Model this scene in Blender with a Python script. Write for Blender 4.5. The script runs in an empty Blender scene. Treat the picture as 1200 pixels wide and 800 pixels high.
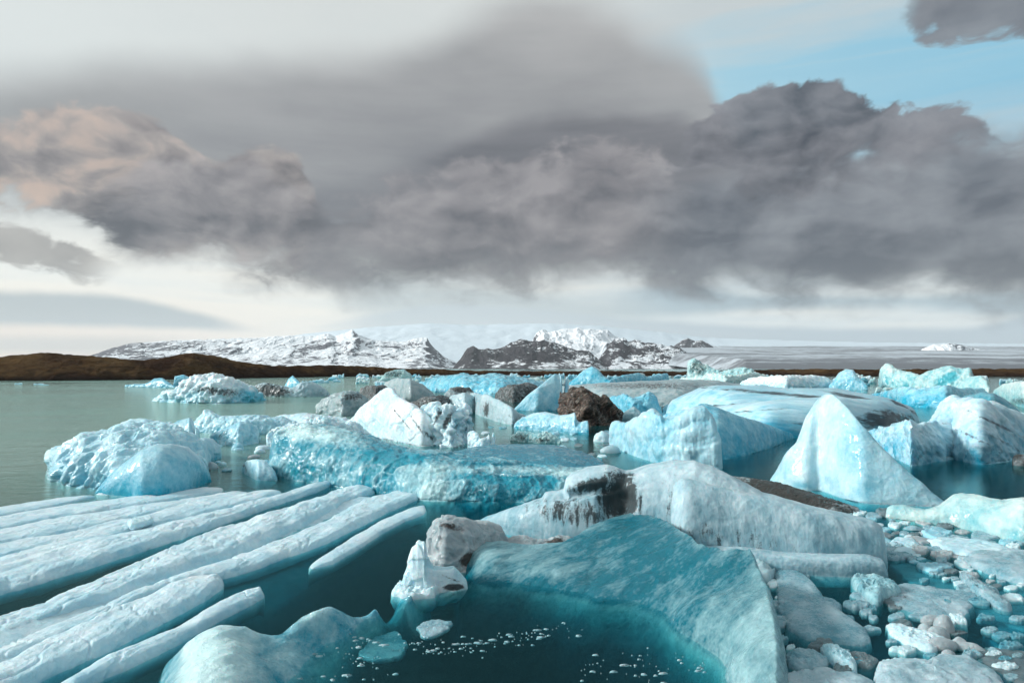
import bpy, math, random
HAZE = True
import numpy as np
random.seed(7)
S = bpy.context.scene
COL = S.collection
H_CAM = 4.0; F = 800.0; PITCH = math.atan(30/800)
CP, SP = math.cos(PITCH), math.sin(PITCH)

def ray(px, py):
    x = (np.asarray(px, float)-600)/F; y = (400-np.asarray(py, float))/F
    return x, CP - y*SP, SP + y*CP
def at_z(px, py, z=0.0):
    """world point on the horizontal plane z seen along a direction of view"""
    dx, dy, dz = ray(px, py); k = (z-H_CAM)/dz
    return np.stack([dx*k, dy*k, np.zeros_like(dx*k)+z], -1)
def at_y(px, py, Y):
    dx, dy, dz = ray(px, py); k = Y/dy
    return np.stack([dx*k, np.zeros_like(dx*k)+Y, H_CAM+dz*k], -1)
def project(P):
    x, y, z = P[..., 0], P[..., 1], P[..., 2]-H_CAM
    f = y*CP+z*SP; u = -y*SP+z*CP; f = np.maximum(f, .1)
    return 600+F*x/f, 400-F*u/f

# ---------------------------------------------------------------- noise
def _h(ix, iy, iz, s):
    h = (ix.astype(np.int64)*374761393 + iy.astype(np.int64)*668265263 + iz.astype(np.int64)*2147483647 + s*1274126177) & 0xffffffff
    h = ((h ^ (h >> 13))*1274126177) & 0xffffffff
    h = ((h ^ (h >> 15))*2246822519) & 0xffffffff
    return ((h ^ (h >> 16)) & 0xffffff)/float(0xffffff)
def vnoise(P, seed=0):
    """gradient noise, about -1..1"""
    i = np.floor(P).astype(np.int64); f = P-i
    w = f*f*f*(f*(f*6-15)+10)
    out = 0
    for dx in (0, 1):
        for dy in (0, 1):
            for dz in (0, 1):
                a = _h(i[..., 0]+dx, i[..., 1]+dy, i[..., 2]+dz, seed)*6.28318
                b = _h(i[..., 0]+dx, i[..., 1]+dy, i[..., 2]+dz, seed+57)*2-1
                r = np.sqrt(1-b*b)
                g = r*np.cos(a)*(f[..., 0]-dx)+r*np.sin(a)*(f[..., 1]-dy)+b*(f[..., 2]-dz)
                wt = (w[..., 0] if dx else 1-w[..., 0])*(w[..., 1] if dy else 1-w[..., 1])*(w[..., 2] if dz else 1-w[..., 2])
                out = out+g*wt
    return out*1.6
def fbm(P, octv=5, seed=0, gain=.5, ridged=False):
    a, s, o, n = 1., 1., 0, 0
    for k in range(octv):
        v = vnoise(P*s+k*13.7, seed+k)
        if ridged: v = 1-2*np.abs(v)
        o = o+a*v; n += a; a *= gain; s *= 2.03
    return o/n
def worley(P, seed=0):
    i = np.floor(P).astype(np.int64); f = P-i
    d1 = np.full(P.shape[:-1], 9.); d2 = d1.copy(); idv = np.zeros(P.shape[:-1])
    for dx in (-1, 0, 1):
        for dy in (-1, 0, 1):
            for dz in (-1, 0, 1):
                c = (i[..., 0]+dx, i[..., 1]+dy, i[..., 2]+dz)
                q = np.stack([_h(*c, seed)+dx, _h(*c, seed+11)+dy, _h(*c, seed+23)+dz], -1)-f
                d = np.sqrt((q*q).sum(-1)); idd = _h(*c, seed+31)
                m = d < d1
                d2 = np.where(m, d1, np.minimum(d2, d)); d1 = np.where(m, d, d1); idv = np.where(m, idd, idv)
    return d1, d2, idv
def sstep(a, b, x):
    t = np.clip((x-a)/(b-a+1e-12), 0, 1); return t*t*(3-2*t)

# ---------------------------------------------------------------- node expressions
class E:
    def __init__(s, nt, k): s.nt, s.k = nt, k
    def _m(s, op, *a, clamp=False):
        n = s.nt.nodes.new('ShaderNodeMath'); n.operation = op; n.use_clamp = clamp
        for j, v in enumerate((s,)+a):
            if isinstance(v, E): s.nt.links.new(v.k, n.inputs[j])
            else: n.inputs[j].default_value = v
        return E(s.nt, n.outputs[0])
    def __add__(s, o): return s._m('ADD', o)
    __radd__ = __add__
    def __sub__(s, o): return s._m('SUBTRACT', o)
    def __rsub__(s, o): return (s*-1)+o
    def __mul__(s, o): return s._m('MULTIPLY', o)
    __rmul__ = __mul__
    def __truediv__(s, o): return s._m('DIVIDE', o)
    def clamp(s): return s._m('ADD', 0.0, clamp=True)
    def pow(s, o): return s._m('POWER', o)
    def abs(s): return s._m('ABSOLUTE')
    def max(s, o): return s._m('MAXIMUM', o)
    def min(s, o): return s._m('MINIMUM', o)
    def ss(s, a, b):
        n = s.nt.nodes.new('ShaderNodeMapRange'); n.interpolation_type = 'SMOOTHSTEP'
        s.nt.links.new(s.k, n.inputs['Value'])
        for nm, v in (('From Min', a), ('From Max', b)):
            if isinstance(v, E): s.nt.links.new(v.k, n.inputs[nm])
            else: n.inputs[nm].default_value = v
        return E(s.nt, n.outputs['Result'])
def node(nt, typ, out=0, ins=None, **kw):
    n = nt.nodes.new(typ)
    for k, v in kw.items(): setattr(n, k, v)
    for k, v in (ins or {}).items():
        if isinstance(v, E): nt.links.new(v.k, n.inputs[k])
        else: n.inputs[k].default_value = v
    return E(nt, n.outputs[out])
def vec(nt, x, y, z): return node(nt, 'ShaderNodeCombineXYZ', ins={0: x, 1: y, 2: z})
def nz(nt, v, scale, detail=4, rough=.5, dist=0., lac=2.0):
    return node(nt, 'ShaderNodeTexNoise', 0, {'Vector': v, 'Scale': scale, 'Detail': detail, 'Roughness': rough, 'Distortion': dist, 'Lacunarity': lac})
def lin(c):
    if isinstance(c, str): c = tuple(int(c[i:i+2], 16) for i in (0, 2, 4))
    return tuple((v/255/12.92 if v/255 <= .04045 else ((v/255+.055)/1.055)**2.4) for v in c)+(1.,)
def mix(nt, f, a, b):
    n = nt.nodes.new('ShaderNodeMix'); n.data_type = 'RGBA'
    for key, v in (('Factor', f),):
        if isinstance(v, E): nt.links.new(v.k, n.inputs[0])
        else: n.inputs[0].default_value = v
    for idx, v in ((6, a), (7, b)):
        if isinstance(v, E): nt.links.new(v.k, n.inputs[idx])
        else: n.inputs[idx].default_value = v if len(v) == 4 else tuple(v)+(1,)
    return E(nt, n.outputs[2])
def sep(nt, v):
    n = nt.nodes.new('ShaderNodeSeparateXYZ'); nt.links.new(v.k, n.inputs[0])
    return E(nt, n.outputs[0]), E(nt, n.outputs[1]), E(nt, n.outputs[2])
def new_mat(name):
    m = bpy.data.materials.new(name); m.use_nodes = True; nt = m.node_tree; nt.nodes.clear()
    o = nt.nodes.new('ShaderNodeOutputMaterial'); return m, nt, o
def vadd(nt, a, b, op='ADD'):
    n = nt.nodes.new('ShaderNodeVectorMath'); n.operation = op
    for j, v in enumerate((a, b)):
        if isinstance(v, E): nt.links.new(v.k, n.inputs[j])
        else: n.inputs[j].default_value = v
    return E(nt, n.outputs[0])

# ---------------------------------------------------------------- sky
SUN_AZ, SUN_EL = math.radians(-88), math.radians(25)     # azimuth from +Y, negative = left
def build_world():
    w = bpy.data.worlds.new("World"); S.world = w; w.use_nodes = True
    nt = w.node_tree; nt.nodes.clear()
    out = nt.nodes.new('ShaderNodeOutputWorld')
    tc = node(nt, 'ShaderNodeTexCoord', 0)                # Generated = direction
    x, y, z = sep(nt, tc)
    az = x._m('ARCTAN2', y)
    hyp = (x*x+y*y).pow(.5)
    el = z._m('ARCTAN2', hyp)
    A = (az+.8)/1.6; Ev = el/.7
    def azpx(px, py):
        dx, dy, dz = ray(px, py)
        return float((math.atan2(dx, dy)+.8)/1.6), float(math.atan2(dz, math.hypot(dx, dy))/.7)
    def curve(pts):
        """elevation (in units of .7 rad) of a line drawn through sky directions"""
        q = sorted(azpx(*p) for p in pts)
        n = nt.nodes.new('ShaderNodeFloatCurve'); nt.links.new(A.k, n.inputs['Value'])
        c = n.mapping.curves[0]; n.mapping.extend = 'HORIZONTAL'
        n.mapping.use_clip = False
        c.points[0].location = q[0]; c.points[1].location = q[-1]
        for p in q[1:-1]: c.points.new(*p)
        n.mapping.update(); return E(nt, n.outputs[0])
    P2 = vec(nt, az*1.0, el*1.5, 0.0)
    P3 = vec(nt, az*1.0, el*3.2, 3.0)
    warp = nz(nt, P2, 4.5, 4, .5)-.5                      # broad wobble
    wx = nz(nt, vadd(nt, P2, (3.1, 0, 0)), 7, 3, .5)-.5; wy = nz(nt, vadd(nt, P2, (0, 5.3, 0)), 7, 3, .5)-.5
    PW = vec(nt, az+wx*.09, el*1.6+wy*.09, 0.)
    def cloud(v): return nz(nt, v, 8.5, 10, .56, 0.)
    puff = cloud(PW)-.5
    bil = (nz(nt, PW, 13, 6, .5)-.5).abs()*-2.+.22         # rounded heads
    lowf = nz(nt, PW, 6.5, 3, .45); lowo = nz(nt, vadd(nt, PW, (.028, -.045, 0)), 6.5, 3, .45)
    mid = nz(nt, PW, 17, 6, .55); mido = nz(nt, vadd(nt, PW, (.010, -.017, 0)), 17, 6, .55)
    relief = (lowf-lowo)*2.0+(mid-mido)*1.0+bil*.22        # light from upper left on billows
    puff = puff+bil*.35
    soft = nz(nt, P3, 5, 4, .5)-.5
    streak = nz(nt, vec(nt, az*1.0, el*9.0, 7.), 3.2, 7, .55, .3)-.5
    fine = nz(nt, vec(nt, az*1.0, el*2.2, 1.), 34, 6, .6)-.5
    U = 1/ (F*.7)                                          # one photo pixel in Ev units
    def layer(base, top, bot, st, sb, col, wt=0., wb=0., pt=0., pb=0., op=1., xl=None, xr=None):
        m = (curve(top)-Ev+warp*(wt*U)+puff*(pt*U)).ss(-st*U, st*U)
        m = m*((Ev-curve(bot)+warp*(wb*U)+puff*(pb*U)).ss(-sb*U, sb*U))
        if xl: m = m*((A+puff*.03+warp*.04).ss(azpx(xl[0], 200)[0], azpx(xl[1], 200)[0]))
        if xr: m = m*(1-(A+puff*.03+warp*.04).ss(azpx(xr[0], 200)[0], azpx(xr[1], 200)[0]))
        return mix(nt, (m*op).clamp(), base, col)
    def tone(c1, c2, f): return mix(nt, f.clamp(), lin(c1), lin(c2))
    # --- open sky and high veil
    blue = tone('b6dcea', '8fcae4', A.ss(.50, 1.0)+streak*.6)
    c = tone('dfe4e2', 'cdd6d8', A.ss(.45, .75)+soft*.8)
    c = mix(nt, ((A.ss(.55, .72))*(1-((Ev-.50-streak*.3).abs()*5).clamp())*1.3).clamp(), c, blue)
    c = mix(nt, ((1-A.ss(.05, .35))*Ev.ss(.35, .6)*.5).clamp(), c, lin('eaf2f0'))
    # bright zone under the cloud deck
    low = tone('fffdf4', 'dbe9ee', (A.ss(.2, .8)*.7+streak*1.6))
    c = mix(nt, 1-Ev.ss(.16, .30), c, low)
    warm = (1-A.ss(.10, .40))*(1-Ev.ss(.04, .16))
    c = mix(nt, (warm*.75).clamp(), c, lin('f0dccb'))
    # blue-grey streaks over the left horizon
    c = layer(c, [(-200, 338), (60, 342), (150, 350), (230, 368), (300, 386)], [(-200, 385), (60, 380), (200, 383), (300, 388)], 6, 5, lin('a9b8bf'), 8, 8, 8, 6, .85, xr=(250, 330))
    c = layer(c, [(-200, 396), (200, 398), (300, 402)], [(-200, 412), (300, 412)], 6, 6, lin('b9bfbf'), 4, 4, 6, 6, .6, xr=(150, 300))
    c = layer(c, [(380, 330), (500, 325), (640, 345), (760, 352)], [(380, 365), (600, 375), (760, 380)], 14, 14, lin('bccbd0'), 14, 14, 20, 14, .7, xl=(360, 460), xr=(720, 820))
    c = layer(c, [(700, 340), (800, 338), (900, 345), (1250, 335)], [(700, 368), (800, 368), (950, 360), (1250, 372)], 7, 7, lin('a6bfcb'), 10, 10, 12, 10, .8, xl=(680, 800))
    # low fog lying over the ice cap, its top edge clean
    c = layer(c, [(320, 395), (420, 372), (520, 357), (620, 362), (720, 372), (800, 378), (900, 384), (1050, 385), (1150, 383), (1185, 374), (1250, 352)], [(320, 470), (1250, 470)], 5, 5, tone('cddae0', 'b4c6d1', A.ss(.45, .8)), 3, 0, 5, 0, .92, xl=(330, 480))
    # --- big smooth lens-shaped deck
    g = (Ev-.30)*2.0+soft*.6+(A-.45).abs()*.9
    deck = tone('6e6f75', 'bcbcbb', g+streak*.30)
    deck = mix(nt, (1-A.ss(.05, .30))*.45, deck, lin('a0a2a0'))
    c = layer(c, [(-250, 112), (0, 94), (150, 76), (400, 72), (480, 58), (560, 20), (620, -6), (700, 5), (760, 42), (800, 62), (826, 88), (845, 135), (900, 190), (1300, 200)],
              [(-250, 250), (0, 238), (100, 262), (150, 290), (250, 295), (400, 322), (600, 328), (700, 312), (900, 326), (1300, 350)], 30, 34, deck, 34, 70, 6, 90, .97)
    c = layer(c, [(380, 222), (470, 196), (560, 160), (660, 138), (740, 136), (820, 150), (880, 190)], [(380, 300), (880, 300)], 14, 60, tone('535359', '78777c', .5+streak*2.), 24, 20, 16, 20, .75, xl=(400, 560), xr=(800, 880))
    # --- left cumulus with warm flanks
    body = tone('504d52', 'c0b6b0', .34+relief*1.15+warp*1.2+(Ev-.30)*1.8)
    body = mix(nt, ((relief*1.3+warp*2.2).ss(.12, .75)*(1-A.ss(.15, .27))*.62).clamp(), body, lin('d6b8a2'))
    c = layer(c, [(-250, 160), (0, 140), (60, 133), (150, 136), (210, 165), (245, 185), (330, 180), (360, 205), (372, 240)],
              [(-250, 232), (0, 236), (60, 245), (110, 275), (200, 285), (372, 296)], 6, 12, body, 30, 50, 80, 150, .97, xr=(352, 376))
    body2 = tone('47464d', 'a7a2a3', .38+relief*.95+warp*1.1+(Ev-.20)*1.7)
    c = layer(c, [(90, 262), (140, 245), (200, 205), (290, 195), (350, 225), (420, 248), (470, 225), (560, 200), (640, 180), (700, 172), (760, 190), (820, 215)],
              [(90, 270), (140, 285), (250, 288), (400, 308), (560, 316), (700, 298), (820, 312)], 12, 34, body2, 40, 50, 120, 110, .80, xl=(90, 150), xr=(770, 850))
    # torn low scraps at the far left
    c = layer(c, [(-250, 262), (0, 262), (60, 272), (100, 290), (140, 310)], [(-250, 290), (0, 292), (60, 300), (100, 312), (140, 322)], 6, 10, tone('858180', 'b9b5ae', .5+relief), 30, 40, 90, 130, .85, xr=(95, 150))
    # --- right deck and right cumulus
    deck2 = tone('555962', 'a9adb2', .36+relief*.65+warp*1.3+(Ev-.29)*2.6+soft*.8)
    c = layer(c, [(700, 235), (800, 205), (900, 175), (1050, 160), (1150, 150), (1300, 150)], [(700, 312), (800, 324), (900, 340), (1020, 335), (1120, 324), (1300, 322)], 20, 36, deck2, 30, 50, 90, 80, .96, xl=(720, 830))
    cum = tone('3e3f47', '96969b', .28+relief*1.1+warp*.8+(Ev-.35)*1.8)
    c = layer(c, [(780, 190), (800, 170), (840, 140), (880, 115), (930, 104), (990, 107), (1030, 125), (1080, 128), (1130, 128), (1165, 150), (1230, 175)],
              [(780, 200), (830, 225), (900, 230), (960, 200), (1020, 195), (1100, 180), (1230, 185)], 5, 24, cum, 22, 40, 110, 150, .96, xl=(785, 812), xr=(1140, 1215))
    # dark scrap at the top right corner
    c = layer(c, [(1030, -60), (1300, -60)], [(1030, -16), (1060, 2), (1090, 32), (1150, 22), (1210, 8), (1300, 20)], 6, 8, tone('63656d', '8f9297', .5+relief), 5, 30, 5, 120, .95, xl=(1050, 1085))
    # --- overhead, beyond the picture: unseen broken cloud, its brightness added to light the ice
    over = tone('8796a0', 'd6dcde', .5+nz(nt, tc, 3.0, 5)-.25)
    c = mix(nt, Ev.ss(1.15, 1.7), c, over)
    c = mix(nt, 1-Ev.ss(-.06, .0), c, lin('8fa5aa'))
    sky = nt.nodes.new('ShaderNodeTexSky'); sky.sky_type = 'NISHITA'; sky.sun_disc = False
    sky.sun_elevation = SUN_EL; sky.sun_rotation = SUN_AZ; sky.air_density = 1.0
    b1 = nt.nodes.new('ShaderNodeBackground'); nt.links.new(sky.outputs[0], b1.inputs[0]); b1.inputs[1].default_value = .08
    b2 = nt.nodes.new('ShaderNodeBackground'); nt.links.new(c.k, b2.inputs[0]); b2.inputs[1].default_value = 1.0
    ms = nt.nodes.new('ShaderNodeMixShader'); ms.inputs[0].default_value = .90
    nt.links.new(b1.outputs[0], ms.inputs[1]); nt.links.new(b2.outputs[0], ms.inputs[2])
    nt.links.new(ms.outputs[0], out.inputs[0])
    w.cycles.sampling_method = 'MANUAL'; w.cycles.sample_map_resolution = 512
build_world()

sun = bpy.data.lights.new('sun', 'SUN'); sun.energy = 4.6; sun.angle = math.radians(11); sun.color = (1, .975, .94)
so = bpy.data.objects.new('sun', sun); COL.objects.link(so)
sd = (math.sin(SUN_AZ)*math.cos(SUN_EL), math.cos(SUN_AZ)*math.cos(SUN_EL), math.sin(SUN_EL))
from mathutils import Vector
so.rotation_euler = Vector(sd).to_track_quat('Z', 'Y').to_euler()

cam = bpy.data.cameras.new('camera'); co = bpy.data.objects.new('camera', cam); COL.objects.link(co)
cam.sensor_width = 36; cam.lens = 24; cam.clip_start = .1; cam.clip_end = 60000
co.location = (0, 0, H_CAM); co.rotation_euler = (math.pi/2+PITCH, 0, 0)
S.camera = co
S.view_settings.view_transform = 'Standard'; S.view_settings.look = 'None'; S.view_settings.exposure = 0; S.view_settings.gamma = 1
S.render.engine = 'CYCLES'
cy = S.cycles
cy.use_denoising = True; cy.max_bounces = 8; cy.transparent_max_bounces = 12; cy.diffuse_bounces = 3; cy.glossy_bounces = 3; cy.transmission_bounces = 4; cy.volume_bounces = 1
cy.sample_clamp_indirect = 4; cy.caustics_reflective = False; cy.caustics_refractive = False
cy.use_adaptive_sampling = True; cy.adaptive_threshold = .03
# ---------------------------------------------------------------- materials
def ice_mat(name, white='d3e4e9', blue='3fa6bd', frost=.55, contrast=.35, rough=.45, bump=.4, bscale=5., grain=None,
            dirtcol='23262a', dirt=0., scallop=0., sss=.3, spec=.5, noise_scale=1.2, clear=0., scs=13., coat=.35):
    m, nt, o = new_mat(name)
    g = node(nt, 'ShaderNodeTexCoord', 3)                 # object coordinates
    gv = g
    if grain:                                             # stretch along the banding direction
        mp = nt.nodes.new('ShaderNodeMapping'); mp.vector_type = 'TEXTURE'
        mp.inputs['Rotation'].default_value = grain[:3]; mp.inputs['Scale'].default_value = grain[3:6]
        nt.links.new(g.k, mp.inputs[0]); gv = E(nt, mp.outputs[0])
    af = node(nt, 'ShaderNodeAttribute', 2, attribute_name='frost')
    ad = node(nt, 'ShaderNodeAttribute', 2, attribute_name='dirt')
    n1 = nz(nt, gv, noise_scale, 6, .55, .4)-.5
    n2 = nz(nt, gv, noise_scale*5, 6, .62, .2)-.5
    n3 = nz(nt, g, 26., 4, .7)-.5
    f = (af-.5+frost+(n1*1.9+n2*1.1+n3*.25)*contrast).clamp()
    col = mix(nt, f, lin(blue), lin(white))
    nd = nz(nt, gv, noise_scale*2.2+1, 8, .68, .5)
    d = ((ad*.95-.50+(nd-.5)*2.6+n3*.9).ss(-.08, .5)*.9*ad.ss(0., .25))
    if dirt: d = d.max((nd+dirt-.5+n3*.2).ss(.34, .62)*.85)
    col = mix(nt, d, col, lin(dirtcol))
    b = nt.nodes.new('ShaderNodeBsdfPrincipled')
    nt.links.new(col.k, b.inputs['Base Color'])
    rr = (f*.20+rough-.18+n3*.4+d*.2).max(.08).clamp(); nt.links.new(rr.k, b.inputs['Roughness'])
    b.inputs['Subsurface Weight'].default_value = sss
    b.inputs['Subsurface Radius'].default_value = (.08, .35, .45); b.inputs['Subsurface Scale'].default_value = .5
    b.inputs['Coat Weight'].default_value = coat; b.inputs['Coat Roughness'].default_value = .12; b.inputs['Coat IOR'].default_value = 1.33
    b.inputs['IOR'].default_value = 1.31; b.inputs['Specular IOR Level'].default_value = spec
    hgt = nz(nt, gv, bscale, 8, .62)*1.0+nz(nt, g, bscale*6, 6, .72)*.42
    if scallop:
        v = node(nt, 'ShaderNodeTexVoronoi', 0, {'Vector': vadd(nt, g, vec(nt, n1*.6, n2*.5, n2*.6)), 'Scale': scs, 'Detail': 1.5, 'Roughness': .6}, feature='SMOOTH_F1')
        hgt = hgt+v*scallop
    bp = nt.nodes.new('ShaderNodeBump'); bp.inputs['Strength'].default_value = bump; bp.inputs['Distance'].default_value = .08 if not scallop else .10
    nt.links.new(hgt.k, bp.inputs['Height']); nt.links.new(bp.outputs[0], b.inputs['Normal'])
    sh = b.outputs[0]
    if clear:
        t = nt.nodes.new('ShaderNodeBsdfTransparent'); t.inputs[0].default_value = lin('8ed0d8')
        ms = nt.nodes.new('ShaderNodeMixShader')
        k = ((1-f)*clear*(1-d)).clamp(); nt.links.new(k.k, ms.inputs[0])
        nt.links.new(sh, ms.inputs[1]); nt.links.new(t.outputs[0], ms.inputs[2]); sh = ms.outputs[0]
    nt.links.new(sh, o.inputs[0]); return m
M = {}
M['snowy']  = ice_mat('frosted_ice', 'e6f2f5', '5dbdd3', .66, .50, .5, .55, 6.)
M['pale']   = ice_mat('pale_blue_ice', 'd4eff5', '1d9fbb', .44, .50, .42, .5, 5.)
M['cyan']   = ice_mat('cyan_ice', 'b8e6ee', '0e9cbc', .34, .50, .35, .5, 4.)
M['deep']   = ice_mat('deep_teal_ice', '8fccd6', '0f7f96', .30, .5, .25, .5, 5.)
M['glass']  = ice_mat('wet_glassy_ice', 'bfe6ea', '057e96', .26, .75, .16, .55, 4., sss=.2, spec=.9, scallop=.35, noise_scale=1.6)
M['wall']   = ice_mat('clear_turquoise_ice', 'cdf0f2', '0590a8', .16, .75, .14, .6, 3.5, grain=(0, .2, 0, .6, .8, 2.6), sss=.25, spec=.9, scallop=.4, noise_scale=1.3, scs=9.)
M['slab']   = ice_mat('wet_streaked_glassy_ice', 'b4e2e8', '007488', .10, .75, .14, .7, 3.5, grain=(0, .15, .62, 4., .55, .6), sss=.2, spec=.9, scallop=.5, noise_scale=2., scs=17., coat=.15)
M['smooth'] = ice_mat('smooth_grey_blue_ice', 'c6d9de', '6799a6', .52, .45, .5, .4, 5., dirtcol='181e1f')
M['arch']   = ice_mat('grey_ice_with_vertical_smears', 'c0d6dd', '4f8ea0', .48, .55, .5, .35, 5., dirtcol='12191a', grain=(0, 0, 0, .5, .5, 1.8), coat=.1)
M['fluted'] = ice_mat('fluted_pale_ice', 'dff0f5', '4fb0ca', .60, .55, .5, .55, 8., dirtcol='4a4140')
M['banded'] = ice_mat('banded_ice', 'd4eff5', '27a6c4', .5, .5, .45, .5, 5., grain=(0, .12, .15, 9., 3., .6), dirtcol='20242a')
M['streak'] = ice_mat('streaked_slope_ice', 'dbf0f5', '259fbe', .5, .6, .42, .7, 3., grain=(0, .55, .5, 7., .8, .8), dirtcol='4c4f5c')
M['dirty']  = ice_mat('dirty_grey_ice', 'b4c2c4', '5f8791', .5, .7, .6, .8, 6., dirt=.20, dirtcol='2a2827')
M['ash']    = ice_mat('ash_black_ice', 'a9b6ba', '39464a', .42, .9, .7, .9, 6., dirt=.50, dirtcol='17150f')
M['tan']    = ice_mat('silty_white_ice', 'c6cfd1', '768a92', .52, .7, .5, .6, 6., dirt=.05, dirtcol='3a2d26')
M['silt']   = ice_mat('grey_brown_ice', '87969a', '3d5961', .45, .7, .5, .6, 5., dirt=.1, dirtcol='332e2c')
M['mottled'] = ice_mat('mottled_floe_ice', 'b9d0d8', '4a8b9c', .48, 1.0, .4, .7, 5., dirt=.06, dirtcol='3c4a4e')
M['green']  = ice_mat('greenish_pale_ice', 'cfe2de', '45a6b4', .50, .65, .45, .6, 5., dirtcol='20302f')
M['craggy'] = ice_mat('brown_streaked_craggy_ice', 'c9b6a6', '4a3a32', .30, 1.2, .6, 1., 5., grain=(0, -.6, .3, 3., .5, .5), dirt=.56, dirtcol='120d0b')

# ---------------------------------------------------------------- mesh building
def mesh_from(name, V, Fc, mat, attrs=None, smooth=True):
    me = bpy.data.meshes.new(name)
    V = np.asarray(V, np.float32); Fc = np.asarray(Fc, np.int32)
    me.vertices.add(len(V)); me.vertices.foreach_set('co', V.ravel())
    me.loops.add(Fc.size); me.loops.foreach_set('vertex_index', Fc.ravel())
    me.polygons.add(len(Fc)); me.polygons.foreach_set('loop_start', np.arange(0, Fc.size, Fc.shape[1], dtype=np.int32))
    me.update(calc_edges=True); me.validate()
    me.polygons.foreach_set('use_smooth', np.full(len(me.polygons), smooth))
    for k, a in (attrs or {}).items():
        at = me.attributes.new(k, 'FLOAT', 'POINT'); at.data.foreach_set('value', np.asarray(a, np.float32))
    me.materials.append(mat); return me
def grid_faces(nu, nv, off=0, flip=False):
    i = np.arange(nu-1)[:, None]*nv+np.arange(nv-1)[None]; i = i.ravel()+off
    q = np.stack([i, i+nv, i+nv+1, i+1], 1)
    return q[:, ::-1] if flip else q
def normals(P):
    du = np.gradient(P, axis=0); dv = np.gradient(P, axis=1); n = np.cross(du, dv)
    l = np.linalg.norm(n, axis=-1, keepdims=True); return n/np.maximum(l, 1e-9)
def put(name, V, Fc, mat, attrs, label, cat, group=None, kind=None, origin=None, smooth=True):
    V = np.asarray(V, float); o0 = V.mean(0) if origin is None else np.array(origin, float); o0[2] = 0
    me = mesh_from(name, V-o0, Fc, mat, attrs, smooth); ob = bpy.data.objects.new(name, me); COL.objects.link(ob)
    ob.location = o0
    if label: ob['label'] = label
    if cat: ob['category'] = cat
    if group: ob['group'] = group
    if kind: ob['kind'] = kind
    return ob
def interp(pts, x, monotone=True):
    p = np.array(sorted(pts), float); return np.interp(x, p[:, 0], p[:, 1])
def smooth1(a, k):
    if k < 1: return a
    w = np.hanning(2*k+3)[1:-1]; w /= w.sum(); return np.convolve(np.pad(a, k, mode='edge'), w, mode='valid')

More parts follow.
